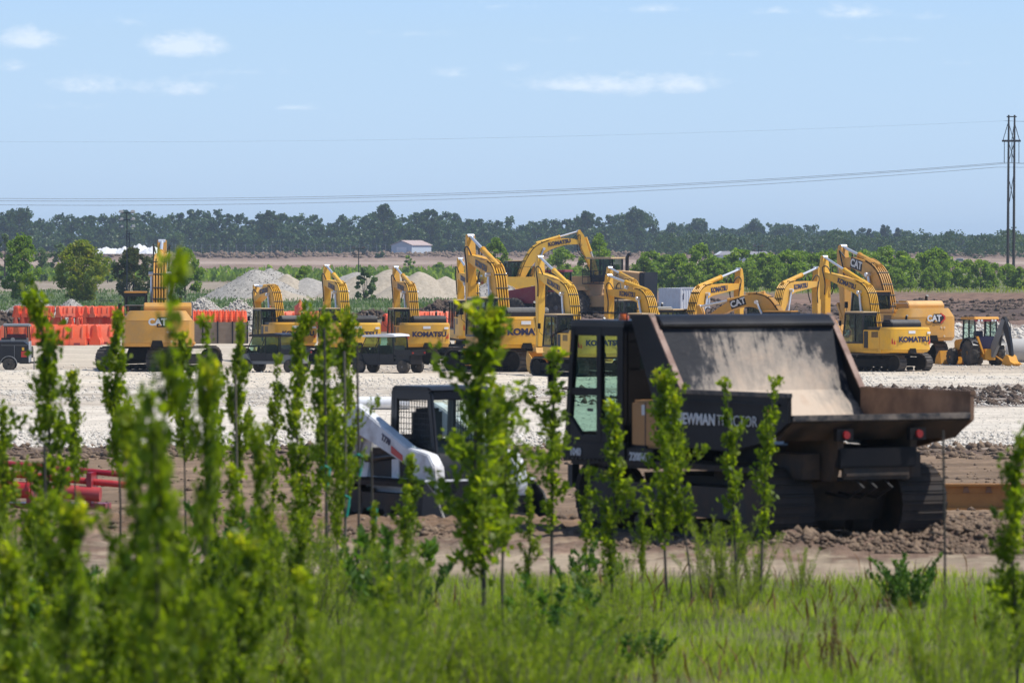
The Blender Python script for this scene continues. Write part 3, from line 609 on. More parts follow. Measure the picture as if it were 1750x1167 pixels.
# ------------------------------------------------------------------ tracked running gear shared by several machines
def stadium(length, height, n=10):
    r = height / 2; s = length / 2 - r; pts = []
    for i in range(n + 1): a = -math.pi / 2 + math.pi * i / n; pts.append((s + r * math.cos(a), r + r * math.sin(a)))
    for i in range(n + 1): a = math.pi / 2 + math.pi * i / n; pts.append((-s + r * math.cos(a), r + r * math.sin(a)))
    return pts
def walk(pts, step):
    P = [Vector(p) for p in pts] + [Vector(pts[0])]; out = []; acc = 0; nxt = 0
    for a, b in zip(P, P[1:]):
        L_ = (b - a).length
        while L_ > 0 and nxt <= acc + L_:
            out.append((a + (b - a) * ((nxt - acc) / L_), (b - a).normalized())); nxt += step
        acc += L_
    return out
def track(root, x, length, height, width, yaw=0, shoe=.2, mat=None, fmat=None, rollers=7, nm='track', groove=1.0, y0=0, z0=0):
    X = Matrix.Rotation(yaw, 4, 'Z') @ Matrix.Translation((0, y0, z0)); prof = stadium(length, height)
    t = .05
    mb = MB(); mb.X = X
    outer = [(p[0], p[1]) for p in prof]; n = len(outer)
    inner = stadium(length - 2 * t, height - 2 * t); inner = [(p[0], p[1] + t) for p in inner]
    for k in range(n):                        # belt ring
        j = (k + 1) % n
        for (a, b, c, d) in (((x - width / 2,) + outer[k], (x - width / 2,) + outer[j], (x + width / 2,) + outer[j], (x + width / 2,) + outer[k]),
                             ((x - width / 2,) + inner[k], (x + width / 2,) + inner[k], (x + width / 2,) + inner[j], (x - width / 2,) + inner[j]),
                             ((x - width / 2,) + outer[k], (x - width / 2,) + inner[k], (x - width / 2,) + inner[j], (x - width / 2,) + outer[j]),
                             ((x + width / 2,) + outer[k], (x + width / 2,) + outer[j], (x + width / 2,) + inner[j], (x + width / 2,) + inner[k])):
            mb.add([a, b, c, d], [(0, 1, 2, 3)])
    for (p, d) in walk(prof, shoe):           # shoes with a raised grouser
        nrm = Vector((d.y, -d.x))
        def q(u, w): v = p + d * u + nrm * w; return (v.x, v.y)
        mb.prism([q(-shoe * .46, -.01), q(shoe * .46, -.01), q(shoe * .46, .022), q(-shoe * .18, .022), q(-shoe * .24, .022 + .038 * groove), q(-shoe * .34, .022 + .038 * groove), q(-shoe * .38, .022), q(-shoe * .46, .022)], x - width / 2 - .01, x + width / 2 + .01)
    tr = mb.build(nm, mat or M['steel'], root, smooth=False)
    fb = MB(); fb.X = X; r = height / 2 - .1; s = length / 2 - height / 2
    fb.prism([(-s, .3 * height), (s, .3 * height), (s * .96, .72 * height), (-s * .96, .72 * height)], x - width * .33, x + width * .33)
    for yy in (-s, s): fb.lathe([(-width * .4, r * .35), (-width * .36, r), (-width * .2, r), (-width * .18, r * .7), (width * .18, r * .7), (width * .2, r), (width * .36, r), (width * .4, r * .35)], (x, yy, height / 2), 'x', 18)
    for k in range(rollers):
        yy = -s * .85 + 2 * s * .85 * k / (rollers - 1); fb.lathe([(-width * .36, .06), (-width * .34, .11), (width * .34, .11), (width * .36, .06)], (x, yy, .17), 'x', 10)
    fb.build('track_frame', fmat or M['trackdark'], tr)
    return tr
def outline(cl, th):
    """closed outline round a centre line of (y,z) points with half thicknesses"""
    P = [Vector(p) for p in cl]; up, dn = [], []
    for i, p in enumerate(P):
        d = (P[min(i + 1, len(P) - 1)] - P[max(i - 1, 0)]).normalized(); n = Vector((-d.y, d.x))
        up.append(tuple(p + n * th[i])); dn.append(tuple(p - n * th[i]))
    return dn + up[::-1]
def catmull(P, k=5):
    P = [Vector(p) for p in P]; out = []
    for i in range(len(P) - 1):
        a, b, c, d = P[max(i - 1, 0)], P[i], P[i + 1], P[min(i + 2, len(P) - 1)]
        for j in range(k):
            t = j / k; out.append(.5 * ((2 * b) + (c - a) * t + (2 * a - 5 * b + 4 * c - d) * t * t + (3 * b - a - 3 * c + d) * t ** 3))
    out.append(P[-1]); return out
KBOOM = [(.45, 1.95), (.95, 3.35), (1.65, 4.52), (3.5, 5.02), (5.7, 5.45)]
NX = [0]
def excavator(name, label, loc, yaw, kind='k', s=1.0, track_yaw=0.0, boom_rot=0.0, stick_ang=0.0, boom=None, rear_text=True, stick_len=4.0, cabtint=None, low_detail=False, boom_text=True, stick_up=1.05):
    """forward +y, cab on the left (-x). boom_rot and stick_ang in degrees"""
    Y = KY[NX[0] % 4] if kind == 'k' else M['cyellow']; B = M['black']
    r = thing(name, label, 'excavator', loc, yaw, 'excavators parked across the yard', s)
    ty = track_yaw; NX[0] += 1
    for x in (-1.3, 1.3): track(r, x, 5.0, 1.02, .62, ty, fmat=M['trackdark'])
    mb = MB(); mb.X = Matrix.Rotation(ty, 4, 'Z')
    mb.prism([(-1.1, .5), (1.1, .5), (.8, .98), (-.8, .98)], -1.05, 1.05); mb.box(-1.25, 1.25, -.55, -.25, .45, .75); mb.box(-1.25, 1.25, .25, .55, .45, .75)
    mb.X = None; mb.cyl((0, 0, .9), (0, 0, 1.12), .82, n=28); mb.build('undercarriage', M['trackdark'], r)
    # deck
    mb = MB(); mb.box(-1.5, 1.5, -2.2, 1.3, 1.08, 1.32); mb.box(-1.5, -.55, 1.3, 1.7, 1.08, 1.3); mb.box(-1.56, -1.5, -1.9, .9, 1.14, 1.24); mb.box(1.5, 1.56, -1.9, .9, 1.14, 1.24)
    mb.build('deck', Y, r, bevel=.02)
    cw_top = 2.55 if kind == 'k' else 2.62
    # counterweight with rounded plan, tucked bottom
    plan = [(-1.5, -2.05), (-1.5, -2.55), (-1.36, -2.95), (-1.1, -3.1), (-.5, -3.18), (.5, -3.18), (1.1, -3.1), (1.36, -2.95), (1.5, -2.55), (1.5, -2.05)]
    mb = MB()
    def ring(z, k, dy=0): return [(x * k, (y + 2.05) * k - 2.05 + dy, z) for x, y in plan]
    if kind == 'k':
        mb.frustum(ring(1.13, .93, .1), ring(1.28, 1)); mb.frustum(ring(1.28, 1), ring(2.42, 1)); mb.frustum(ring(2.42, 1), ring(2.55, .965))
    else:
        mb.frustum(ring(1.1, .95, .06), ring(1.25, 1)); mb.frustum(ring(1.25, 1), ring(2.2, 1))
        lo = ring(2.2, 1); hi = [(x * .80 if abs(x) > 1.3 else x * .78, (y + 2.05) * .9 - 2.05, 2.62) for x, y in plan]
        mb.frustum(lo, hi)
    # tow pin notch as an uncut dark block, its shade put into the colour
    cw = mb.build('counterweight', Y, r, bevel=.012)
    nb = MB(); nb.prism([(-.27, 1.1), (.27, 1.1), (.2, 1.36), (-.2, 1.36)], -3.215, -3.1, 'y'); nb.build('tow_recess_shade', M['trackdark'], cw)
    if kind == 'k':
        if rear_text:
            lettering('KOMATSU', .40, basis((.1, -3.19, 1.86), (1, 0, 0), (0, 0, 1)), M['navy'], cw, bold=.020, sx=1.12)
        for x in (-1, 1):
            rb = MB(); rb.add([(x * 1.25, -3.075, 1.62), (x * 1.33, -3.02, 1.62), (x * 1.33, -3.02, 1.88), (x * 1.3, -3.04, 1.96)], [(0, 1, 2, 3)]); rb.prism([(x * 1.22 if x < 0 else 1.14, 1.6), (x * 1.14 if x < 0 else 1.22, 1.6), (x * 1.2, 1.82)], -3.14, -3.09, 'y'); rb.build('reflector', M['decal_red'], cw)
        pb = MB(); pb.box(-.28, .18, -3.2, -3.185, 2.2, 2.36); pb.build('number_plate', M['decal_white'], cw)
        pb = MB(); pb.box(1.02, 1.3, -3.13, -3.1, 2.18, 2.3, Matrix.Rotation(rad(16), 3, 'Z'), (1.16, -3.1, 2.2)); pb.build('warning_label', M['decal_white'], cw)
    else:
        if rear_text:
            hb = MB(); hb.prism([(.42, 1.93), (.60, 2.12), (.60, 2.24), (.42, 2.36), (.02, 2.36), (-.02, 1.93)], -3.215, -3.18, 'y'); hb.build('badge', M['black'], cw)
            hb = MB(); hb.prism([(.40, 1.90), (.66, 2.1), (.66, 2.26), (.40, 2.41), (.40, 2.34), (.585, 2.22), (.585, 2.14), (.40, 1.97)], -3.222, -3.19, 'y'); hb.build('badge_edge', M['decal_red'], cw)
            lettering('CAT', .40, basis((.02, -3.235, 2.14), (1, 0, 0), (0, 0, 1)), M['letter_white'], cw, bold=.018, sx=1.0)
            tb = MB(); tb.prism([(.02, 1.985), (.19, 1.985), (.105, 2.08)], -3.25, -3.236, 'y'); tb.build('badge_triangle', Y, cw)
        for (x, z) in ((.45, 1.72), (.62, 1.72), (.62, 1.32)):
            lb = MB(); lb.cyl((x, -3.17, z), (x, -3.2, z), .055, n=12); lb.build('bolt_cover', M['roof_tan'], cw)
    # left side panels behind the cab, right side tanks
    mb = MB(); mb.box(-1.49, -.45, -2.04, -.42, 1.32, 2.38); sp = mb.build('side_panel', Y, r, bevel=.02)
    lb = MB()
    for k in range(6): lb.box(-1.505, -1.485, -1.9 + .0, -1.25, 1.98 + k * .055, 2.015 + k * .055)
    lb.build('vent_slats', B, sp)
    db = MB(); db.box(-1.503, -1.487, -.9, -.5, 1.36, 2.32); db.build('dark_stripe', B if kind == 'k' else M['decal_red'], sp)
    mb = MB(); mb.box(.42, 1.49, -2.04, 1.25, 1.32, 2.15); mb.build('tank', Y, r, bevel=.02)
    mb = MB(); mb.box(-.45, .42, -2.04, -.9, 1.32, 2.34); mb.build('engine_bay', B, r)
    hm = B if kind == 'k' else Y
    mb = MB(); mb.prism([(-2.03, 2.36), (-.95, 2.36), (-.95, 2.80), (-1.2, 2.96), (-1.85, 2.96), (-2.03, 2.78)], -.6, 1.42); mb.box(-1.35, -.5, -1.9, -.6, 2.4, 2.56)
    hd = mb.build('engine_hood', hm, r, bevel=.03)
    mb = MB(); mb.tube([(.95, -1.2, 2.8), (.95, -1.2, 3.12), (.95, -1.3, 3.2)], [.07, .07, .07], 10); mb.build('exhaust', B, r)
    # handrails
    mb = MB()
    for (a, b) in (((1.42, -.8), (1.42, 1.1)), ((.5, 1.15), (1.35, 1.15))):
        mb.tube([(a[0], a[1], 2.1), (a[0], a[1], 2.95), (b[0], b[1], 2.95), (b[0], b[1], 2.1)], .02, 5)
    mb.tube([(-1.4, -1.9, 2.4), (-1.4, -1.9, 2.85), (-.6, -1.9, 2.85), (-.6, -1.9, 2.4)], .02, 5)
    mb.build('handrail', B if kind == 'k' else M['grey'], r)
    # cab
    mb = MB(); mb.prism([(-.38, 1.32), (1.62, 1.32), (1.66, 1.62), (-.38, 1.62)], -1.49, -.55); 
    cab = mb.build('cab', Y, r, bevel=.02)
    mb = MB(); roofz = 3.36; x0, x1 = -1.49, -.55
    side = [(-.38, 1.62), (1.68, 1.62), (1.36, roofz), (-.38, roofz)]
    for xx in (x0, x1 - .07):
        for (a, b, w) in ((side[0], side[3], .09), (side[1], side[2], .08), ((.42, 1.62), (.42, roofz), .07)):
            mb.prism([(a[0] - w / 2 + .03, a[1]), (a[0] + w / 2 + .03, a[1]), (b[0] + w / 2 + .03, b[1]), (b[0] - w / 2 + .03, b[1])], xx, xx + .07)
        mb.prism([(-.36, 1.60), (1.68, 1.60), (1.68, 1.69), (-.36, 1.69)], xx + .001, xx + .069)
        mb.prism([(-.36, roofz - .09), (1.38, roofz - .09), (1.36, roofz), (-.36, roofz)], xx + .001, xx + .069)
    mb.box(x0 + .07, x1 - .07, -.38, -.3, 2.0, 2.1); mb.box(x0 + .07, x1 - .07, -.38, -.3, roofz - .15, roofz); mb.box(x0 + .07, x1 - .07, 1.3, 1.38, roofz - .12, roofz)
    mb.build('cab_frame', B, cab)
    mb = MB(); mb.prism([(-.34, 1.69), (1.64, 1.69), (1.36, roofz - .09), (-.34, roofz - .09)], x0 + .03, x0 + .04); mb.prism([(-.34, 1.69), (1.64, 1.69), (1.36, roofz - .09), (-.34, roofz - .09)], x1 - .04, x1 - .03)
    mb.add([(x0 + .07, -.34, 2.1), (x1 - .07, -.34, 2.1), (x1 - .07, -.34, roofz - .15), (x0 + .07, -.34, roofz - .15)], [(0, 1, 2, 3)])
    mb.add([(x0 + .07, 1.62, 2.06), (x1 - .07, 1.62, 2.06), (x1 - .07, 1.34, roofz - .12), (x0 + .07, 1.34, roofz - .12)], [(0, 1, 2, 3)])
    mb.build('window', M['glass'], cab, smooth=False)
    mb = MB(); mb.box(x0 - .02, x1 + .02, -.42, 1.42, roofz, roofz + .07); mb.build('cab_roof', M['roof_tan'] if kind == 'k' else Y, cab, bevel=.02)
    mb = MB(); mb.box(-1.3, -.78, -.1, .4, 1.6, 2.15); mb.box(-1.28, -.8, -.12, .02, 2.15, 2.85); mb.build('seat', M['seat'], cab, bevel=.04)
    # mirrors
    mb = MB(); mb.tube([(-1.5, 1.5, 2.2), (-1.72, 1.55, 2.4), (-1.72, 1.55, 2.75)], .015, 5); mb.box(-1.82, -1.66, 1.53, 1.58, 2.6, 2.9); mb.build('mirror', B, r)
    # ---- boom
    bl = boom or KBOOM; R0 = Vector(bl[0]); rot = Matrix.Rotation(rad(boom_rot), 2)
    cl = catmull([R0 + rot @ (Vector(p) - R0) for p in bl], 5); n = len(cl)
    th = np.interp(np.linspace(0, 1, n), [0, .2, .42, .62, .85, 1], [.19, .29, .45, .34, .23, .13])
    mb = MB(); mb.prism(outline(cl, th), -.27, .27); bm = mb.build('boom', Y, r, bevel=.02)
    pb = [Vector(p) for p in outline(cl, th)][n:][::-1][: int(n * .66)]; pa = [tuple(p + (p - c).normalized() * .03) for p, c in zip(pb, cl)]
    mb = MB(); mb.prism([tuple(p) for p in pb] + pa[::-1], -.26, .26); mb.build('pipe_gap_shade', M['trackdark'], bm, smooth=False)  # added dark strip on the yellow boom, painting the shade between the pipes
    def on(t): 
        f = t * (n - 1); i = min(int(f), n - 2); p = cl[i].lerp(cl[i + 1], f - i); d = (cl[i + 1] - cl[i]).normalized(); return p, d, Vector((-d.y, d.x)), float(np.interp(f, range(n), th))
    if boom_text:
        p, d, nn, h = on(.70)
        txt = 'KOMATSU' if kind == 'k' else 'CAT'
        lettering(txt, .40 if kind == 'k' else .5, basis((-.285, p.x, p.y), (0, -d.x, -d.y), (0, nn.x, nn.y)), M['navy'] if kind == 'k' else M['letter_white'], bm, bold=.018, sx=1.0)
        lettering(txt, .40 if kind == 'k' else .5, basis((.285, p.x, p.y), (0, d.x, d.y), (0, nn.x, nn.y)), M['navy'] if kind == 'k' else M['letter_white'], bm, bold=.018, sx=1.0)
        if kind != 'k':
            for xx in (-.279, .277):
                p2 = p; bb = MB(); c = [(p.x + d.x * a + nn.x * b, p.y + d.y * a + nn.y * b) for a, b in ((-.5, -.25), (.5, -.25), (.5, .25), (-.5, .25))]; bb.prism(c, xx, xx + .004); bb.build('badge', B, bm)
    # hydraulic lines along the back of the boom
    for k, xx in enumerate((-.24, -.12, 0, .12, .24)):
        pts = []
        for t in np.linspace(.02, .62, 14):
            p, d, nn, h = on(t); q = p + nn * (h + .09); pts.append((xx, q.x, q.y))
        m_ = Y
        hb = MB(); hb.tube(pts, .038, 6); hb.build('pipe', m_, bm)
    for t in (.06, .14, .22, .31, .41, .52):
        hb = MB()
        p, d, nn, h = on(t); a = p + nn * (h + .02) - d * .02; b = p + nn * (h + .02) + d * .02; c = p + nn * (h + .14) + d * .02; e = p + nn * (h + .14) - d * .02
        hb.prism([tuple(a), tuple(b), tuple(c), tuple(e)], -.29, .29)
        hb.build('pipe_bracket', M['rubber'], bm)
    # ---- stick
    Tp = cl[-1]; sa = rad(stick_ang); ds = Vector((math.sin(sa), -math.cos(sa)))   # 0 = hanging straight down; positive swings outward
    def sp(a, b): q = Tp + ds * a + Vector((-ds.y, ds.x)) * b; return (q.x, q.y)   # b>0: away from the machine
    L_ = stick_len
    pro = [sp(-stick_up, -.06), sp(-stick_up, .16), sp(-.5, .30), sp(.15, .31), sp(L_ * .5, .22), sp(L_, .13), sp(L_, -.13), sp(L_ * .55, -.20), sp(.35, -.26), sp(0, -.28), sp(-.45, -.14)]
    mb = MB(); mb.prism(pro, -.2, .2); st = mb.build('stick', Y, r, bevel=.02)
    # bucket, curled in
    def bp(a, b): q = Tp + ds * (L_ + a) + Vector((-ds.y, ds.x)) * b; return (q.x, q.y)
    pb = [bp(-.2, .14), bp(-.1, -.16), bp(.2, -.62), bp(.8, -1.05), bp(.82, -1.0), bp(1.35, -.7), bp(1.5, -.1), bp(1.25, .3), bp(.6, .42), bp(.1, .35)]
    mb = MB(); mb.prism([bp(0, .13), bp(.05, -.15), bp(.35, -.3), bp(.25, .3)], -.34, .34)
    shell = [bp(.25, .36), bp(.7, .5), bp(1.25, .38), bp(1.5, -.05), bp(1.4, -.62), bp(1.1, -.95)]
    ins = [bp(1.08, -.88), bp(1.34, -.58), bp(1.42, -.05), bp(1.2, .31), bp(.7, .42), bp(.3, .3)]
    for q in range(len(shell) - 1):
        mb.prism([shell[q], shell[q + 1], ins[len(ins) - 2 - q], ins[len(ins) - 1 - q]], -.62, .62)
    for xx in (-.66, .62): mb.prism(shell + [bp(.55, -.2)], xx, xx + .04)
    for k in range(5): xx = -.6 + k * .29; mb.prism([bp(1.12, -.92), bp(.98, -1.18), bp(1.04, -.86)], xx, xx + .1)
    mb.build('bucket', M['bucket'], r)
    # ---- cylinders
    def cylinder(nm, a, b, x, rr, frac, parent=r):
        a, b = Vector(a), Vector(b); m_ = a.lerp(b, frac); P3 = lambda q: (x, q.x, q.y)
        mb = MB(); mb.cyl(P3(a), P3(m_), rr, n=12); e = (m_ - a).normalized(); mb.cyl(P3(m_ - e * .06), P3(m_ + e * .05), rr * 1.18, n=12); c = mb.build(nm, Y, parent)
        mb = MB(); mb.cyl(P3(m_), P3(b), rr * .56, n=10); mb.cyl((x - rr * 1.2, b.x, b.y), (x + rr * 1.2, b.x, b.y), rr * .9, n=10); mb.build('rod', M['chrome'], c)
    p, d, nn, h = on(.47); a = p + nn * (h + .16); cylinder('stick_cylinder', a, Vector(sp(-stick_up + .08, .02)), 0, .13, .55)
    p, d, nn, h = on(.50); q = p - nn * h * .1
    for x in (-.36, .36): cylinder('boom_cylinder', (1.15, 1.5), q, x, .12, .5)
    cylinder('bucket_cylinder', sp(-.25, .46), sp(L_ * .62, .40), 0, .09, .6)
    mb = MB(); mb.prism([sp(L_ * .60, .36), sp(L_ * .62, .46), bp(.12, .34), bp(.05, .24)], -.12, .12); mb.prism([sp(L_ * .80, .0), sp(L_ * .84, .06), sp(L_ * .62, .46), sp(L_ * .59, .38)], -.23, .23); mb.build('bucket_link', Y, r)
    # hoses looping at the boom end
    for x in (-.26, .24):
        p, d, nn, h = on(.88); a = p + nn * (h + .02); b = Vector(sp(.5, -.34)); c = Vector(sp(-.2, -.95)); e = p + nn * (h + .35) + d * .3
        pts = catmull([(x, a.x, a.y), (x * 1.35, e.x, e.y), (x * 1.4, (e.x + c.x) / 2 + .2, (e.y + c.y) / 2 + .1), (x * 1.3, b.x, b.y), (x, sp(1.1, -.28)[0], sp(1.1, -.28)[1])], 5) if False else catmull([Vector((x, a.x, a.y)), Vector((x * 1.4, e.x, e.y)), Vector((x * 1.4, Tp.x - .25, Tp.y + .35)), Vector((x * 1.3, b.x - .12, b.y)), Vector((x, sp(1.2, -.26)[0], sp(1.2, -.26)[1]))], 5)
        mb = MB(); mb.tube(pts, .035, 6); mb.build('hose', M['rubber'], r)
    # work lamp pod on hood + brackets
    mb = MB(); mb.box(.62, .8, 1.0, 1.1, 2.16, 2.3); mb.build('work_lamp', B, r)
    return r
def put(px, py): p = on_ground(px, py); return (p.x, p.y, p.z - .03)
def putd(px, d): return ((px - 875) / F * d, d, float(base_z(d)) - .03)
LOW = [(.45, 1.95), (.95, 3.3), (1.8, 4.35), (3.4, 4.55), (5.5, 4.0)]
excavator('excavator', 'ochre excavator with red and white badge on its tail, farthest left, boom straight up', put(272, 633), rad(2), 'c', 1.33, track_yaw=rad(-32), boom=[(.45, 1.95), (.8, 3.1), (1.5, 4.2), (3.0, 4.75), (4.6, 4.9)], stick_up=.75, stick_ang=-4, stick_len=3.0)
excavator('excavator', 'small yellow excavator with low folded boom right of the orange drums', putd(482, 352), rad(19), 'k', .98, track_yaw=rad(35), boom=LOW, boom_rot=-2, stick_ang=-10, stick_len=2.9)
excavator('excavator', 'yellow excavator with black hood half hidden by the black utility vehicle', putd(594, 346), rad(14), 'k', 1.0, track_yaw=rad(36), boom_rot=-5, stick_ang=0)
excavator('excavator', 'yellow excavator with the whole name readable on its tail, left of the tallest one', put(712, 622), rad(13), 'k', 1.0, track_yaw=rad(40), boom_rot=-6, stick_ang=-1)
excavator('excavator', 'yellow excavator tucked behind and left of the tallest one', putd(815, 372), rad(10), 'k', 1.08, track_yaw=rad(10), boom_rot=-6, stick_ang=0)
excavator('excavator', 'tallest yellow excavator with its stick above all others in the middle row', put(866, 634), rad(17), 'k', 1.24, track_yaw=rad(28), boom_rot=-2, stick_ang=-1, stick_len=4.2)
excavator('excavator', 'yellow excavator just left of the black dumper cab with boom before the big wheel', putd(990, 312), rad(22), 'k', 1.0, track_yaw=rad(10), boom_rot=1, stick_ang=0)
excavator('excavator', 'yellow excavator with narrow raised stick hidden behind its twin', putd(1098, 395), rad(20), 'k', 1.02, track_yaw=rad(0), boom_rot=-9, stick_ang=1, boom_text=False)
excavator('excavator', 'yellow excavator whose pipe covered boom drops behind the dumper bed', putd(1130, 322), rad(28), 'k', .98, track_yaw=rad(0), boom_rot=-9, stick_ang=0)
excavator('excavator', 'yellow excavator facing right with boom climbing before the white container', putd(1170, 338), rad(-34), 'k', 1.0, track_yaw=rad(0), boom_rot=-7, stick_ang=1)
excavator('excavator', 'ochre excavator with low humped boom and white badge behind the dumper bed', putd(1360, 330), rad(62), 'c', 1.0, track_yaw=rad(0), boom=LOW, boom_rot=-14, stick_ang=-20, stick_len=3.0)
excavator('excavator', 'yellow excavator facing right behind the ochre humped boom', putd(1318, 360), rad(-30), 'k', 1.02, track_yaw=rad(0), boom_rot=-8, stick_ang=1)
excavator('excavator', 'yellow excavator standing clear right of the dumper bed with blue name on its tail', put(1505, 634), rad(31), 'k', 1.0, track_yaw=rad(20), boom_rot=1, stick_ang=-2)
excavator('excavator', 'large ochre excavator parked behind the rightmost yellow one', put(1530, 620), rad(30), 'c', 1.3, track_yaw=rad(-10), boom_rot=-4, stick_ang=-4, stick_up=.85, boom=[(.45, 1.95), (.8, 3.2), (1.6, 4.3), (3.0, 4.9), (4.2, 5.0)], stick_len=3.2)
h_ = excavator('excavator', 'distant yellow excavator on the gravel heap with wide arched boom', ((880 - 875) / F * 575, 575, 1.35), rad(-72), 'k', 1.3, track_yaw=rad(90), boom=[(.45, 1.95), (1.2, 3.3), (2.3, 4.3), (4.0, 4.75), (5.6, 4.65)], boom_rot=2, stick_ang=22, stick_len=2.6, stick_up=1.0)
# ------------------------------------------------------------------ black tracked dumper
def scraped():
    m, N, L, P = new_mat('scraped_bed_steel')
    sc = noise(N, L, 1.0, 9, .8, mapscale=(9, 1.6, 2.4), dist=.4); blot = noise(N, L, 1.1, 8, .7)
    tc = N.new('ShaderNodeTexCoord'); sx = N.new('ShaderNodeSeparateXYZ'); L.new(tc.outputs['Object'], sx.inputs[0])
    def m2(op, a, b):
        n = N.new('ShaderNodeMath'); n.operation = op
        for i, v in ((0, a), (1, b)):
            if isinstance(v, (int, float)): n.inputs[i].default_value = v
            else: L.new(v, n.inputs[i])
        return n.outputs[0]
    # worn bare where loads slide: more towards the bottom and the middle of the sheet
    low = m2('MULTIPLY', m2('SUBTRACT', 3.32, sx.outputs[2]), .55)
    side = m2('MULTIPLY', m2('POWER', m2('ABSOLUTE', m2('SUBTRACT', sx.outputs[0], .05), 0), 2.0), .30)
    f = m2('ADD', m2('ADD', m2('SUBTRACT', low, side), m2('MULTIPLY', m2('SUBTRACT', sc, .5), 1.0)), m2('MULTIPLY', m2('SUBTRACT', blot, .5), 1.3))
    c = ramp(N, L, f, [(.05, (.008, .010, .016)), (.14, (.035, .035, .04)), (.27, (.24, .205, .17)), (.65, (.46, .37, .285))])
    rust = noise(N, L, 2.2, 6, .7); rf0 = ramp(N, L, rust, [(.48, (0, 0, 0)), (.72, (.55, .55, .55))]); rf = m2('MULTIPLY', rf0, m2('MINIMUM', f, 1.0))
    L.new(mixc(N, L, rf, c, (.30, .17, .10)), P.inputs['Base Color']); P.inputs['Roughness'].default_value = .62; bump(N, L, P, blot, .5, .04)
    P.inputs['Metallic'].default_value = .1; P.inputs['Specular IOR Level'].default_value = .3; return m
M['scraped'] = scraped()
M['rust'] = paint('rusty_brown_steel', (.27, .155, .09), .6, (.10, .062, .045), .7, 1.6, lo=.4, hi=.65)
M['rustrim'] = paint('worn_rusty_rim', (.22, .12, .085), .55, (.10, .06, .045), .6, 4)
M['muddy'] = paint('muddy_rubber_track', (.02, .017, .016), .8, (.085, .062, .047), .7, 1.6, lo=.38, hi=.62)
M['mudbody'] = paint('mud_spattered_black', (.010, .009, .008), .6, (.12, .078, .052), .75, 1.9, lo=.38, hi=.66)
M['dustorange'] = paint('dusty_ochre_panel', (.42, .20, .05), .5, (.36, .25, .16), .5, 1.4)
def dumper():
    d = 77.8; x0 = (1314 - 875) / F * d
    r = thing('crawler_dumper', 'big black tracked dumper with scraped open bed and cab to the left', 'dumper', (x0, d, 2.97 - .03), rad(30), None)
    K = M['dumpblack']
    for sx in (-1, 1): track(r, sx * 1.06, 5.0, 1.0, .70, 0, shoe=.13, groove=.35, y0=.28, z0=.13, mat=M['muddy'], fmat=M['mudbody'], rollers=6)
    mb = MB(); mb.prism([(-1.7, .42), (1.9, .42), (2.1, .95), (-1.9, .95)], -.72, .72); mb.cyl((0, 0, .9), (0, 0, 1.22), .75, n=28)
    mb.build('undercarriage', M['mudbody'], r)
    # chassis deck
    mb = MB(); mb.box(-1.35, 1.35, 1.0, 3.05, 1.04, 1.36); mb.box(-.62, .62, -2.7, 1.0, 1.16, 1.42); mb.box(-1.42, -.2, 1.45, 3.16, 1.1, 1.38)
    ch = mb.build('chassis', K, r, bevel=.02)
    lettering('1040', .15, basis((-1.43, 2.78, 1.22), (0, -1, 0), (0, 0, 1)), M['letter_white'], ch, bold=.003)
    lettering('2200VD', .17, basis((-1.43, 1.62, 1.20), (0, -1, 0), (0, 0, 1)), M['letter_white'], ch, bold=.004) if False else None
    mb = MB(); mb.box(-1.40, -1.2, .75, 1.44, 1.08, 1.32); fl = mb.build('step_plate', K, r); lettering('2200VD', .16, basis((-1.41, 1.08, 1.2), (0, -1, 0), (0, 0, 1)), M['letter_white'], fl, bold=.004)
    # front hanging bracket at the left end
    mb = MB(); mb.box(-1.38, -1.26, 2.95, 3.07, .72, 1.04); mb.tube([(-1.5, 3.2, 1.1), (-1.52, 3.22, 1.5), (-1.52, 3.22, 2.7), (-1.5, 3.2, 2.95)], .012, 5); mb.build('grab_rail', M['rubber'], r)
    # cab
    cz0, cz1 = 1.38, 2.98
    cb = MB(); X0, X1, Y0, Y1 = -1.42, -.22, 1.5, 3.12
    # outline of the left side in (y,z); front leans
    def post(a, b, w, x, t=.07): cb.prism([(a[0] - w / 2, a[1]), (a[0] + w / 2, a[1]), (b[0] + w / 2, b[1]), (b[0] - w / 2, b[1])], x, x + t)
    for x in (X0, X1 - .07):
        post((Y1 - .08, cz0), (Y1 - .26, cz1), .13, x); post((Y0 + .09, cz0), (Y0 + .09, cz1), .18, x); post((2.16, cz0), (2.16, cz1), .14, x)
        cb.prism([(Y0 + .1, cz0), (Y1 - .1, cz0), (Y1 - .12, cz0 + .09), (Y0 + .1, cz0 + .09)], x + .003, x + .067)
        cb.prism([(Y0 + .1, cz1 - .13), (Y1 - .2, cz1 - .13), (Y1 - .22, cz1), (Y0 + .1, cz1)], x + .003, x + .067)
    cb.prism([(2.16, 2.02), (Y1 - .12, 2.02), (Y1 - .13, 2.12), (2.16, 2.12)], X0 + .004, X0 + .066)
    cb.prism([(Y1 - .62, cz0), (Y1 - .1, cz0), (Y1 - .14, 1.75)], X0 + .005, X0 + .065)
    cb.prism([(Y0 + .1, cz0), (2.2, cz0), (2.2, 1.6), (Y0 + .1, 1.95)], X0 + .006, X0 + .064)
    # rear wall with one small window
    cb.box(X0 + .07, X1 - .07, Y0, Y0 + .06, cz0, 2.40); cb.box(X0 + .07, X1 - .07, Y0, Y0 + .06, 2.78, cz1); cb.box(X0 + .07, X0 + .28, Y0, Y0 + .06, 2.40, 2.78); cb.box(X0 + .62, X1 - .07, Y0, Y0 + .06, 2.40, 2.78)
    cb.box(X0 + .07, X1 - .07, Y1 - .3, Y1 - .22, cz1 - .13, cz1)
    cb.box(X0 + .07, X1 - .07, Y1 - .14, Y1 - .06, cz0, cz0 + .12)
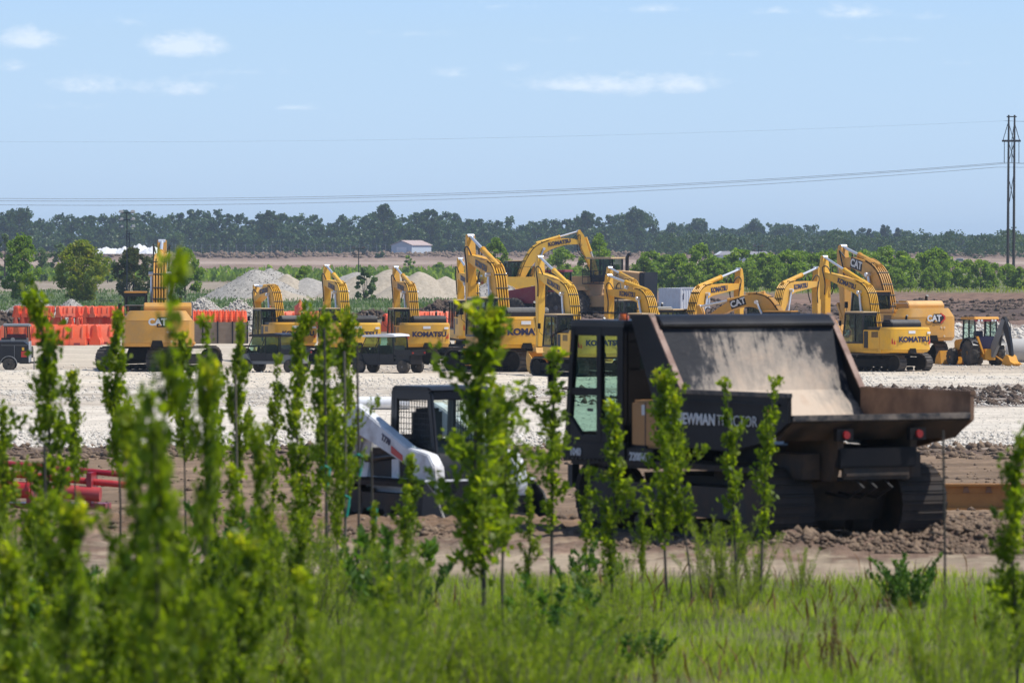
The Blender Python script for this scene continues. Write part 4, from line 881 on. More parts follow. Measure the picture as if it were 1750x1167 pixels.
    cab = cb.build('cab', K, r, bevel=.012)
    mb = MB(); mb.box(X0 - .03, X1 + .03, Y0 - .04, Y1 - .16, cz1, cz1 + .09); mb.build('cab_roof', M['black'], cab, bevel=.04)
    for x in (X0 + .03, X1 - .04):
        mb = MB(); mb.prism([(Y0 + .1, cz0 + .05), (Y1 - .1, cz0 + .05), (Y1 - .26, cz1 - .1), (Y0 + .1, cz1 - .1)], x, x + .008); mb.build('side_window', M['glass_clear'], cab, smooth=False)
    mb = MB(); mb.add([(X0 + .07, Y1 - .12, cz0 + .1), (X1 - .07, Y1 - .12, cz0 + .1), (X1 - .07, Y1 - .28, cz1 - .1), (X0 + .07, Y1 - .28, cz1 - .1)], [(0, 1, 2, 3)]); mb.build('windscreen', M['glass_clear'], cab, smooth=False)
    mb = MB(); mb.box(X0 + .26, X0 + .64, Y0 + .02, Y0 + .03, 2.38, 2.8); mb.build('rear_window', M['glass'], cab, smooth=False)
    mb = MB(); mb.box(-1.05, -.55, 1.75, 2.15, 1.4, 1.85); mb.box(-1.03, -.57, 1.7, 1.84, 1.85, 2.3); mb.build('seat', M['seat'], cab, bevel=.05)
    mb = MB(); mb.tube([(-.8, 2.85, 1.45), (-.8, 2.6, 1.95)], .03, 6); mb.lathe([(-.015, .17), (.015, .17)], (-.8, 2.58, 1.98), 'z', 16); mb.build('steering_wheel', M['seat'], cab)
    mb = MB(); mb.tube([(-1.34, 2.12, 1.5), (-1.36, 1.9, 1.95)], .02, 6); mb.build('grab_handle', M['steel'], cab)
    mb = MB(); mb.lathe([(0, .07), (.03, .075), (.08, .06), (.10, .02)], (-1.02, 2.15, cz1 + .09), 'z', 14); mb.build('beacon', M['amber'], cab)
    # ochre engine box behind the cab
    mb = MB(); mb.prism([(.62, 1.33), (1.40, 1.33), (1.40, 1.98), (.68, 1.98), (.62, 1.9)], -1.36, -.5); eb = mb.build('engine_box', M['dustorange'], r, bevel=.04)
    mb = MB(); mb.box(-1.367, -1.355, 1.02, 1.10, 1.78, 1.92); mb.build('latch', M['letter_white'], eb)
    mb = MB(); mb.box(-1.365, -1.355, 1.0, 1.02, 1.36, 1.95); mb.build('panel_seam', M['black'], eb)
    # bed: headboard, near and far side walls, floor rising to the lip
    bed = bpy.data.objects.new('dump_bed', None)
    bpy.data.objects.remove(bed)
    yf = .78; yk = -.12; yr = -2.78; W_ = 1.42; t = .05
    ht, hs, lip = 3.12, 2.12, 1.86
    # the shell is one sheet: headboard slope, floor, lip (profile in y,z)
    sheet = [(yf, ht), (yf - .18, ht - .03), (.16, 2.12), (-.35, 1.66), (-1.5, 1.60), (-2.2, 1.70), (yr, lip)]
    mb = MB()
    for a, b in zip(sheet, sheet[1:]): mb.add([(-W_, a[0], a[1]), (W_, a[0], a[1]), (W_, b[0], b[1]), (-W_, b[0], b[1])], [(0, 1, 2, 3)])
    for a, b in zip(sheet, sheet[1:]): mb.add([(-W_, a[0], a[1] - .07), (W_, a[0], a[1] - .07), (W_, b[0], b[1] - .07), (-W_, b[0], b[1] - .07)], [(3, 2, 1, 0)])
    a, b = sheet[0], sheet[-1]
    mb.add([(-W_, a[0], a[1]), (W_, a[0], a[1]), (W_, a[0], a[1] - .07), (-W_, a[0], a[1] - .07)], [(0, 1, 2, 3)]); mb.add([(-W_, b[0], b[1]), (W_, b[0], b[1]), (W_, b[0], b[1] - .07), (-W_, b[0], b[1] - .07)], [(0, 1, 2, 3)])
    bed = mb.build('dump_bed', M['scraped'], r, smooth=False)
    mb = MB(); mb.prism([(yf + .03, ht - .20), (yf - .20, ht - .20), (yf - .30, ht - .10), (yf - .16, ht + .02), (yf + .03, ht + .04)], -W_ + .01, W_ - .01); mb.build('headboard_rim', M['black'], bed, bevel=.015)
    side = [(1.22, ht + .03), (yf - .1, ht + .03), (yk, hs), (yr, hs - .01), (yr, lip - .09), (-2.3, 1.52), (-1.4, 1.36), (.20, 1.38), (.52, 1.6), (.62, 2.0)]
    for sgn in (-1, 1):
        xo = sgn * (W_ + .002); xi = sgn * (W_ + .062)
        mb = MB(); mb.prism(side if sgn < 0 else [p for p in side if p[0] < yk + .001] + [(yk, 1.37)], min(xo, xi), max(xo, xi)); w = mb.build('side_wall', K if sgn < 0 else M['rust'], bed)
        if sgn > 0: mb = MB(); mb.prism([(1.22, ht + .03), (yf - .1, ht + .03), (yk + .002, hs), (yk + .002, 1.375), (.20, 1.38), (.52, 1.6), (.62, 2.0)], xo, xi); mb.build('wing_wall', K, bed)
        # raised rim that the near wall carries along its sloping front edge and top
        mb = MB(); q = [(yf - .22, ht + .035), (yk, hs + .005), (yk - .10, hs + .005), (yf - .34, ht + .035)]
        a0, a1 = (W_ - .015, W_ + .075); q = [(yf - .06, ht + .05), (yk + .03, hs + .04), (yk - .05, hs - .02), (yf - .14, ht - .01)]
        mb.prism(q, *sorted((sgn * a0, sgn * a1))); mb.build('sloping_rim', M['rustrim'], w)
        mb = MB(); mb.box(*sorted((sgn * (W_ - .01), sgn * (W_ + .09))), yr - .01, yk, hs - .02, hs + .04); mb.build('top_rim', M['wornedge'] if sgn < 0 else M['rust'], w, bevel=.008)
        if sgn < 0:
            # pressed panels of the outside of the near wall
            mb = MB(); mb.box(xi - .05, xi - .001, yr + .05, .4, 1.42, 1.50) if False else mb.box(xi - .03, xi - .001, -2.6, .45, 1.98, 2.02); mb.build('side_rib', K, w, bevel=.01)
            hh = .21
            lettering('NEWMAN', hh, basis((xi - .006, -1.0, 1.76), (0, -1, 0), (0, 0, 1)), M['letter_white'], w, bold=.006, sx=1.05, align='RIGHT')
            lettering('TRACTOR', hh, basis((xi - .006, -1.03, 1.76), (0, -1, 0), (0, 0, 1)), M['letter_white'], w, bold=-.003, sx=1.05, align='LEFT')
            mb = MB(); mb.box(xi - .008, xi - .002, -2.55, -2.3, 1.82, 1.94); mb.build('yellow_sticker', M['kyellow'], w)
            mb = MB(); mb.lathe([(-.006, .10), (.0, .12)], (xi - .005, .05, 1.76), 'x', 20); mb.build('emblem', M['letter_white'], w)
    # details of the rear
    mb = MB(); mb.box(-W_, W_, yr - .02, yr + .03, lip - .07, lip + .01); mb.build('floor_lip', M['wornedge'], bed, bevel=.008)
    for y in (-2.2, -1.45, -.7, .0):
        mb = MB(); mb.prism([(y - .04, 1.44), (y + .04, 1.44), (y + .03, 1.96), (y - .03, 1.96)], -W_ - .085, -W_ - .055); mb.build('stiffener', K, bed, bevel=.006) if y > -.5 or y < -2.1 else None
    for k in range(12):
        mb = MB(); mb.cyl((-1.425, 1.7 + k * .115, 1.13), (-1.442, 1.7 + k * .115, 1.13), .014, n=6); mb.build('bolt', M['steel'], ch)
    mb = MB(); mb.tube([(-1.44, 2.95, 2.95), (-1.62, 3.1, 2.85), (-1.62, 3.1, 2.5)], .014, 5); mb.box(-1.68, -1.56, 3.09, 3.12, 2.15, 2.5); mb.build('mirror', K, cab)
    mb = MB(); mb.tube([(-1.3, 1.6, 3.07), (-1.3, 1.6, 3.17), (-1.3, 2.9, 3.17), (-1.3, 2.9, 3.07)], .014, 5); mb.build('roof_rail', K, cab)
    mb = MB(); mb.box(-1.432, -1.424, 2.3, 2.45, 1.80, 1.84); mb.build('door_handle', M['steel'], cab)
    for x in (-.3, -.1, .15):
        mb = MB(); mb.tube([(x, -2.5, 1.05), (x + .05, -2.72, .9), (x + .02, -2.4, .75), (x, -1.9, .8)], .022, 6); mb.build('hose', M['rubber'], r)
    mb = MB(); mb.box(-.5, .5, -2.69, -2.665, 1.05, 1.09); mb.box(-.5, .5, -2.69, -2.665, 1.19, 1.23); mb.build('plate_rib', M['mudbody'], r)
    # rear skirt under the lip: darkish flaps, lamp brackets, frame plates
    mb = MB(); mb.prism([(yr + .0, lip - .09), (yr + .35, lip - .34), (yr + .42, lip - .32), (yr + .08, lip - .05)], -W_, W_); mb.build('lip_skirt', M['mudbody'], bed)
    for sx in (-1, 1):
        mb = MB(); mb.prism([(-2.7, 1.66), (-2.65, 1.30), (-2.5, .98), (-1.6, .98), (-1.4, 1.35), (-1.5, 1.5)], sx * .58 - .05, sx * .58 + .05); mb.build('tail_frame', M['mudbody'], r)
        mb = MB(); mb.box(sx * .58 - .13, sx * .58 + .13, -2.78, -2.70, 1.52, 1.68); lb = mb.build('lamp_bracket', K, r)
        mb = MB(); mb.lathe([(-.03, .05), (0, .055), (.01, .04)], (sx * .58, -2.80, 1.60), 'y', 16); mb.build('tail_lamp', M['taillight'], lb)
    mb = MB(); mb.box(-.53, .53, -2.66, -2.6, 1.0, 1.28); mb.box(-.95, -.66, -2.3, -1.2, 1.0, 1.34); mb.box(.66, .95, -2.3, -1.2, 1.0, 1.34); mb.build('tail_plate', M['mudbody'], r, bevel=.01)
    mb = MB(); mb.cyl((0, -2.0, 1.15), (0, -.5, 1.4), .09, n=12); mb.build('tipping_cylinder', M['steel'], r)
    return r
dumper()

# ------------------------------------------------------------------ wheels, shared
def wheel(parent, c, R, w, tyre=None, rim=None, axis='x', lugs=0, spokes=8):
    mb = MB(); mb.lathe([(-w / 2, R * .62), (-w / 2, R * .86), (-w * .42, R * .97), (-w * .2, R), (w * .2, R), (w * .42, R * .97), (w / 2, R * .86), (w / 2, R * .62)], c, axis, 28)
    if lugs:
        c_ = Vector(c)
        for k in range(lugs):
            for sg in (-1, 1):
                a = 2 * math.pi * (k + (.5 if sg > 0 else 0)) / lugs; Rm = Matrix.Rotation(a, 4, 'X') if axis == 'x' else Matrix.Rotation(a, 4, 'Y')
                L_ = Matrix.Translation(c_) @ (Matrix.Identity(4) if axis == 'x' else Matrix.Rotation(math.pi / 2, 4, 'Z')) @ Matrix.Rotation(a, 4, 'X')
                old = mb.X; mb.X = L_
                mb.frustum([(sg * w * .03, -R * .05, R * .97), (sg * w * .03, R * .04, R * .97), (sg * w * .47, R * .04 + R * .14, R * .90), (sg * w * .47, -R * .05 + R * .14, R * .90)], [(sg * w * .03, -R * .04, R * 1.06), (sg * w * .03, R * .03, R * 1.06), (sg * w * .49, R * .03 + R * .14, R * 1.0), (sg * w * .49, -R * .04 + R * .14, R * 1.0)])
                mb.X = old
    o = mb.build('wheel', tyre or M['tyre'], parent)
    mb = MB(); mb.lathe([(-w * .44, R * .3), (-w * .40, R * .56), (-w * .47, R * .63), (w * .47, R * .63), (w * .40, R * .56), (w * .44, R * .3)], c, axis, 24)
    mb.lathe([(-w * .5, R * .16), (w * .5, R * .16)], c, axis, 12)
    if spokes:
        for k in range(spokes):
            a = 2 * math.pi * k / spokes; p, q = math.cos(a) * R * .42, math.sin(a) * R * .42; v = Vector((0, p, q)) if axis == 'x' else Vector((p, 0, q)); e = Vector((w * .46, 0, 0)) if axis == 'x' else Vector((0, w * .46, 0))
            mb.cyl(Vector(c) + v - e, Vector(c) + v + e, R * .05, n=6)
    mb.build('rim', rim or M['grey'], o)
    return o
# ------------------------------------------------------------------ white compact track loader; forward = +y, left = -x
def loader():
    p = on_ground(745, 884); r = thing('track_loader', 'white compact track loader with black caged cab left of the dumper', 'loader', (p.x, p.y, p.z - .04), rad(-149), None, 1.0)
    Wt, B = M['loaderwhite'], M['black']
    for sx in (-1, 1): track(r, sx * .78, 2.7, .62, .40, 0, shoe=.1, mat=M['muddy'], fmat=M['mudbody'], rollers=5)
    mb = MB(); mb.prism([(-1.45, .35), (.45, .3), (.45, .95), (-.4, 1.05), (-1.4, 1.25), (-1.5, 1.1)], -.56, .56); mb.build('body', Wt, r, bevel=.04)
    mb = MB(); mb.prism([(-1.55, .5), (-1.46, .5), (-1.42, 1.35), (-1.52, 1.3)], -.6, .6); mb.build('tailgate', B, r, bevel=.02)
    mb = MB()
    for k in range(7): mb.box(-.5, .5, -1.2, -.55, 1.17 + k * .0, 1.2) if k == 0 else mb.box(-.5, .5, -1.2 + k * .09, -1.16 + k * .09, 1.2, 1.23)
    mb.build('rear_grille', B, r)
    # side frame uprights and openings
    for sx in (-1, 1):
        x0, x1 = sorted((sx * .57, sx * .63))
        mb = MB(); mb.prism([(-1.5, .62), (-1.15, .62), (-1.0, 1.25), (-1.05, 1.72), (-1.35, 1.72), (-1.5, 1.4)], x0, x1); mb.prism([(-.35, .62), (-.1, .62), (-.1, 1.2), (-.35, 1.2)], x0, x1); mb.prism([(-1.5, .5), (1.0, .5), (1.05, .68), (-1.5, .68)], x0, x1); mb.build('side_frame', Wt, r, bevel=.01)
        mb = MB(); mb.box(x0 - sx * .02, x1 - sx * .02, -1.0, .6, .69, 1.15); mb.build('side_screen', M['mudbody'], r)
        # lift arm: from the high rear pivot forward and down to the front
        a0, a1 = sorted((sx * .66, sx * .86))
        arm = [(-1.62, 1.15), (-1.42, 1.78), (-1.25, 1.86), (-.9, 1.76), (.55, 1.20), (.98, 1.14), (1.22, 1.10), (1.40, .92), (1.46, .60), (1.36, .26), (1.16, .10), (.98, .22), (.90, .60), (.55, .90), (-.45, 1.20), (-1.0, 1.35), (-1.22, 1.28), (-1.42, .8), (-1.55, .82)]
        mb = MB(); mb.prism(arm, a0, a1); ar = mb.build('lift_arm', Wt, r, bevel=.02)
        xx = sx * .865
        tb = MB(); tb.prism([(.05, 1.22), (.42, 1.07), (.42, .97), (.05, 1.10)], *sorted((sx * .862, sx * .868))); tb.build('arm_stripe', M['decal_red'], ar)
        lettering('T770', .14, basis((xx, -.12, 1.30), (0, -sx * -1.0 if sx > 0 else 1, -.0) if False else (0, (1 if sx > 0 else -1), (-.36 if sx > 0 else .36)), (0, .34 * 1, .94)), M['navy'], ar, bold=.006)
        c_ = MB(); c_.cyl((sx * .6, -1.2, .95), (sx * .6, -.1, 1.05), .06, n=10); cy = c_.build('lift_cylinder', B, r)
        c_ = MB(); c_.cyl((sx * .6, -.1, 1.05), (sx * .6, .3, 1.08), .03, n=8); c_.build('rod', M['chrome'], cy)
        c_ = MB(); c_.box(*sorted((sx * .605, sx * .64)), -.1, .5, .93, 1.03, Matrix.Rotation(rad(-12), 3, 'X'), (0, .2, 1)); c_.build('red_guard', M['decal_red'], r)
    # cab: rounded frame, mesh side windows
    cab = MB(); z0, z1 = .95, 2.10
    for sx in (-1, 1):
        x0, x1 = sorted((sx * .50, sx * .56))
        for (a, b, w) in (((-.48, z0), (-.42, z1), .12), ((.95, .75), (.72, z1 - .03), .13), ):
            cab.prism([(a[0] - w / 2, a[1]), (a[0] + w / 2, a[1]), (b[0] + w / 2, b[1]), (b[0] - w / 2, b[1])], x0, x1)
        cab.prism([(-.5, z1 - .15), (.76, z1 - .15), (.74, z1), (-.44, z1)], x0 + .002, x1 - .002); cab.prism([(-.5, z0), (.9, .8), (.90, 1.18), (-.5, 1.38)], x0 + .003, x1 - .003); cab.prism([(-.5, 1.2), (-.30, 1.2), (-.28, z1 - .1), (-.48, z1 - .1)], x0 + .004, x1 - .004)
    cab.box(-.5, .5, -.46, -.38, z1 - .18, z1); cab.box(-.5, .5, .66, .76, z1 - .14, z1 - .005); cab.box(-.5, .5, -.5, -.44, z0, 1.3)
    cb = cab.build('cab', B, r, bevel=.015)
    mb = MB(); mb.prism([(-.5, z1), (-.38, z1 + .07), (.7, z1 + .07), (.84, z1)], -.58, .58); mb.build('cab_roof', B, cb, bevel=.03)
    for sx in (-1, 1):
        g = MB(); x = sx * .53
        for k in range(14): y = -.38 + k * .085; g.box(x - .004, x + .004, y, y + .012, 1.15, z1 - .13)
        for k in range(9): z = 1.2 + k * .09; g.box(x - .006, x + .002, -.42, .78, z, z + .012)
        g.build('window_mesh', M['rubber'], cb, smooth=False)
    mb = MB(); mb.box(-.28, .28, -.3, .2, 1.0, 1.25); mb.box(-.27, .27, -.36, -.2, 1.25, 1.8); mb.build('seat', M['seat'], cb, bevel=.06)
    mb = MB(); mb.add([(-.48, .93, .95), (.48, .93, .95), (.48, .73, z1 - .15), (-.48, .73, z1 - .15)], [(0, 1, 2, 3)]); mb.build('windscreen', M['glass_clear'], cb, smooth=False)
    mb = MB(); mb.prism([(.46, .3), (1.05, .3), (1.1, .8), (.96, 1.1), (.6, 1.2), (.46, 1.0)], -.5, .5); mb.build('footwell', B, cb)
    # low bucket resting on the ground in front
    bu = MB(); pr = [(1.25, .10), (1.32, .62), (1.42, .68), (1.40, .16), (2.05, .05), (2.05, .01), (1.30, .02)]
    bu.prism(pr, -1.0, 1.0)
    for sx in (-1, 1): bu.prism([(1.3, .05), (1.42, .66), (1.7, .5), (2.05, .05)], *sorted((sx * .98, sx * 1.02)))
    bk = bu.build('bucket', M['black'], r, bevel=.01)
    mb = MB(); mb.box(-1.03, 1.03, 1.34, 1.42, .68, .71); mb.build('bucket_rim', M['white'], bk)
    mb = MB(); mb.tube([(.3, 1.2, .6), (.35, 1.5, .95), (.2, 1.75, .9), (.1, 1.8, .6)], .04, 8); mb.tube([(-.3, 1.2, .6), (-.3, 1.45, .9), (-.2, 1.65, .85), (-.1, 1.7, .55)], .04, 8); mb.build('hose', M['rubber'], r)
    return r
loader()
# ------------------------------------------------------------------ backhoe; forward = +y
def backhoe():
    r = thing('backhoe', 'orange yellow backhoe with dark digging arm standing at the right of the yard', 'backhoe', put(1668, 624), rad(24), None, 1.02)
    Yw = M['jdyellow']; B = M['black']
    for sx in (-1, 1):
        wheel(r, (sx * .85, -.9, .76), .76, .5, M['tyre'], Yw, lugs=18, spokes=0); wheel(r, (sx * .85, 1.35, .5), .5, .34, M['tyre'], Yw, lugs=14, spokes=0)
        mb = MB(); pts = [(-.9 + .92 * math.cos(a), .76 + .92 * math.sin(a)) for a in np.linspace(rad(15), rad(150), 8)]; pin = [(-.9 + .86 * math.cos(a), .76 + .86 * math.sin(a)) for a in np.linspace(rad(150), rad(15), 8)]
        mb.prism(pts + pin, *sorted((sx * .58, sx * 1.12))); mb.build('fender', B, r)
        mb = MB(); a0, a1 = sorted((sx * .52, sx * .62)); mb.prism([(.2, 1.25), (.4, 1.5), (1.7, 1.0), (2.35, .45), (2.2, .3), (1.5, .75)], a0, a1); mb.build('loader_arm', Yw, r)
    mb = MB(); mb.box(-.42, .42, -1.5, 1.9, .5, .95); mb.build('chassis', Yw, r, bevel=.03)
    mb = MB(); mb.prism([(.1, .95), (1.9, .95), (1.95, 1.35), (1.8, 1.5), (.1, 1.62)], -.42, .42); mb.build('engine_hood', Yw, r, bevel=.04)
    mb = MB(); mb.prism([(2.2, .1), (2.3, .85), (2.42, .85), (2.40, .25), (2.95, .1), (2.95, .04), (2.25, .04)], -1.15, 1.15)
    for sx in (-1, 1): mb.prism([(2.25, .08), (2.42, .84), (2.8, .45), (2.95, .06)], *sorted((sx * 1.13, sx * 1.17)))
    mb.build('front_bucket', Yw, r)
    cb = MB(); z0, z1 = .95, 2.72
    for sx in (-1, 1):
        x0, x1 = sorted((sx * .68, sx * .75))
        for (a, b) in (((-1.3, z0), (-1.15, z1)), ((-.45, 1.5), (-.45, z1)), ((.3, z0), (.2, z1))): cb.prism([(a[0] - .045, a[1]), (a[0] + .045, a[1]), (b[0] + .045, b[1]), (b[0] - .045, b[1])], x0, x1)
        cb.prism([(-1.3, z0), (.3, z0), (.3, 1.25), (-1.3, 1.1)], x0 + .004, x1 - .004)
    cb.box(-.68, .68, -1.36, -1.28, z0, 1.05); cb.box(-.04, .04, -1.2, -1.15, 1.9, z1)
    cab = cb.build('cab', B, r)
    mb = MB(); mb.prism([(-1.38, z1), (.45, z1), (.42, z1 + .14), (-1.3, z1 + .17)], -.82, .82); rf = mb.build('cab_roof', Yw, cab, bevel=.04)
    for x in (-.55, -.35, .35, .55): mb = MB(); mb.lathe([(-.02, .07), (.02, .07)], (x, -1.36, z1 - .05), 'y', 10); mb.build('work_lamp', M['decal_white'], rf)
    mb = MB(); mb.box(-.8, .8, -1.34, -1.28, z1 - .09, z1); mb.build('lamp_bar', M['maroon'], rf)
    for sx in (-1, 1): mb = MB(); mb.prism([(-1.27, 1.2), (.26, 1.2), (.18, z1 - .05), (-1.15, z1 - .05)], sx * .71 - .004, sx * .71 + .004); mb.build('window', M['glass_clear'], cab, smooth=False)
    mb = MB(); mb.box(-.3, .3, -.75, -.25, 1.1, 1.55); mb.box(-.3, .3, -.35, -.2, 1.5, 2.05); mb.box(-.6, .6, -1.2, -1.12, 1.0, 1.75); mb.build('seat', M['navy'], cab, bevel=.04)
    # digging arm: swing post, boom leaning up to the right, dipper down to the bucket
    mb = MB(); mb.box(-.35, .35, -1.75, -1.45, .35, 1.0); mb.build('swing_post', Yw, r, bevel=.02)
    X = Matrix.Rotation(rad(-48), 4, 'Z'); X = Matrix.Translation((.2, -1.6, 0)) @ X
    A = Matrix.Translation((.15, -1.6, 0)) @ Matrix.Rotation(rad(14), 4, 'Z')      # local -y = away from the machine
    def arm(nm, cl, th, w, m_, par=r):
        mb = MB(); mb.X = A; mb.prism(outline(catmull(cl, 4), np.interp(np.linspace(0, 1, (len(cl) - 1) * 4 + 1), np.linspace(0, 1, len(th)), th)), -w, w); return mb.build(nm, m_, par, bevel=.01)
    arm('boom', [(-.1, .55), (-.35, 1.2), (-.75, 1.95), (-1.15, 2.75)], [.12, .24, .22, .13], .13, M['grey'])
    arm('dipper', [(-1.05, 2.85), (-1.35, 2.1), (-1.6, 1.3), (-1.75, .62)], [.16, .2, .15, .1], .1, B)
    mb = MB(); mb.X = A; mb.cyl((0, -.75, 1.2), (0, -1.0, 2.5), .07, n=10); c = mb.build('boom_cylinder', B, r); mb = MB(); mb.X = A; mb.cyl((0, -1.35, 2.55), (0, -1.75, 1.1), .06, n=10); mb.build('bucket_cylinder', B, r)
    mb = MB(); mb.X = A; mb.tube([(.12, -.5, 1.0), (.2, -.7, 1.9), (.15, -1.1, 2.9), (.15, -1.45, 2.5), (.1, -1.6, 1.4)], .03, 6); mb.build('hose', M['rubber'], r)
    mb = MB(); mb.X = A; mb.prism([(-1.6, .7), (-1.35, .45), (-1.25, .1), (-1.55, -.02), (-2.05, .0), (-2.2, .2), (-1.95, .3), (-1.8, .62)], -.32, .32)
    for k in range(4): mb.prism([(-2.15, .22), (-2.4, .13), (-2.15, .12)], -.3 + k * .17, -.23 + k * .17)
    mb.build('rear_bucket', Yw, r)
    for sx, a in ((-1, 1), (1, 1)):
        mb = MB(); mb.prism([(sx * .45, .7), (sx * .35, .7), (sx * .75, 1.75), (sx * .9, 1.75)] if sx < 0 else [(.35, .6), (.45, .6), (1.2, .2), (1.1, .1)], -1.72, -1.6, 'y'); mb.build('stabiliser', Yw, r, bevel=.01)
    return r
backhoe()
# ------------------------------------------------------------------ maroon farm tractor, forward = +y
def tractor():
    r = thing('farm_tractor', 'maroon farm tractor with tall grey rimmed wheel behind the middle excavators', 'tractor', ((925 - 875) / F * 520, 520, .2), rad(72), None, 1.45)
    R_ = M['maroon']
    for sx in (-1, 1):
        wheel(r, (sx * 1.0, -1.35, .98), .98, .6, M['tyre'], M['grey'], lugs=24, spokes=8); wheel(r, (sx * .95, 1.5, .78), .78, .5, M['tyre'], M['grey'], lugs=20, spokes=8)
        mb = MB(); mb.box(*sorted((sx * .62, sx * 1.15)), -1.9, -.7, 1.98, 2.06); mb.build('fender', R_, r, bevel=.02)
    mb = MB(); mb.box(-.35, .35, -1.8, 2.2, .8, 1.25); mb.build('chassis', M['black'], r)
    mb = MB(); mb.prism([(-.1, 1.25), (2.5, 1.2), (2.6, 1.75), (2.3, 2.0), (-.1, 2.42)], -.45, .45); hd = mb.build('engine_hood', R_, r, bevel=.05)
    mb = MB(); mb.tube([(.62, .2, 1.8), (.62, .2, 2.9), (.62, .1, 3.0)], .07, 8); mb.build('exhaust', M['black'], r)
    mb = MB()
    for sx in (-1, 1):
        x0, x1 = sorted((sx * .72, sx * .8))
        for (a, b) in (((-1.75, 1.5), (-1.7, 3.2)), ((-.75, 1.5), (-.8, 3.2)), ((.05, 1.5), (-.2, 3.2))): mb.prism([(a[0] - .05, a[1]), (a[0] + .05, a[1]), (b[0] + .05, b[1]), (b[0] - .05, b[1])], x0, x1)
    mb.box(-.75, .75, -1.7, 0, 1.45, 1.9); cab = mb.build('cab', M['black'], r)
    mb = MB(); mb.box(-.88, .88, -1.85, .0, 3.2, 3.36); mb.build('cab_roof', R_, cab, bevel=.05)
    mb = MB(); mb.prism([(-1.72, 1.9), (.0, 1.9), (-.2, 3.2), (-1.68, 3.2)], -.77, -.76); mb.prism([(-1.72, 1.9), (.0, 1.9), (-.2, 3.2), (-1.68, 3.2)], .76, .77); mb.build('window', M['glass'], cab, smooth=False)
    mb = MB(); mb.box(-.3, .3, -1.3, -.8, 1.9, 2.2); mb.box(-.3, .3, -1.4, -1.25, 2.2, 2.8); mb.build('seat', M['seat'], cab)
    return r
tractor()
# ------------------------------------------------------------------ tan wheeled earthmover, forward = +y
def mover():
    r = thing('wheel_loader', 'huge tan wheel loader with railed cab and tall exhaust behind the yellow booms', 'loader', ((1042 - 875) / F * 575, 575, 0), rad(56), None, 1.4)
    T_ = M['tan']
    for sx in (-1, 1):
        for y in (-1.7, 2.1): wheel(r, (sx * 1.25, y, 1.05), 1.05, .75, M['tyre'], T_, lugs=20, spokes=0)
        mb = MB(); mb.prism([(1.0, 2.0), (1.2, 2.3), (3.0, 2.3), (3.1, 2.0)], *sorted((sx * .8, sx * 1.6))); mb.build('fender', T_, r)
    mb = MB(); mb.box(-.75, .75, -3.3, 3.2, .8, 1.6); mb.build('chassis', T_, r, bevel=.04)
    mb = MB(); mb.box(-1.1, 1.1, 1.1, 2.9, 1.6, 3.0); mb.prism([(2.9, 1.4), (3.9, .6), (4.1, .9), (3.1, 2.6)], -.8, .8); mb.build('front_frame', T_, r, bevel=.05)
    mb = MB(); mb.prism([(-.7, 1.6), (-3.1, 1.6), (-3.1, 3.25), (-.7, 3.45)], -.85, .85); hd = mb.build('engine_hood', T_, r, bevel=.06)
    mb = MB(); mb.prism([(-3.1, 1.2), (-3.5, 1.2), (-3.55, 3.3), (-3.1, 3.3)], -.9, .9); mb.build('radiator_guard', M['black'], r, bevel=.03)
    mb = MB(); mb.tube([(.45, -1.2, 3.3), (.45, -1.2, 4.35), (.45, -1.32, 4.55), (.45, -1.5, 4.62)], .13, 10); mb.build('exhaust', M['black'], r)
    mb = MB(); z0, z1 = 2.6, 4.25
    for x in (-.85, .78):
        for y in (-.6, .25, 1.05): mb.box(x, x + .08, y, y + .1, z0, z1)
        mb.box(x, x + .08, -.6, 1.15, z0, z0 + .5)
    mb.box(-.78, .78, -.6, -.52, z0, z0 + .6); mb.box(-.78, .78, 1.07, 1.15, z0, z0 + .4); cab = mb.build('cab', M['black'], r)
    mb = MB(); mb.box(-1.05, 1.05, -.8, 1.4, z1, z1 + .14); mb.build('cab_roof', M['roof_tan'], cab, bevel=.04)
    mb = MB(); mb.box(-.82, -.81, -.55, 1.1, z0 + .5, z1); mb.box(.81, .82, -.55, 1.1, z0 + .5, z1); mb.build('window', M['glass'], cab, smooth=False)
    mb = MB(); mb.box(-.3, .3, -.2, .3, z0, z0 + .6); mb.box(-.3, .3, -.3, -.15, z0 + .6, z0 + 1.2); mb.build('seat', M['seat'], cab)
    mb = MB()
    for y in np.linspace(-.9, 1.5, 6): mb.tube([(-1.3, y, 2.5), (-1.3, y, 3.4)], .025, 5)
    for z in (2.95, 3.4): mb.tube([(-1.3, -.9, z), (-1.3, 1.5, z)], .025, 5)
    mb.box(-1.35, -.85, -.9, 1.5, 2.45, 2.52); mb.build('walkway_railing', M['black'], r)
    return r
mover()
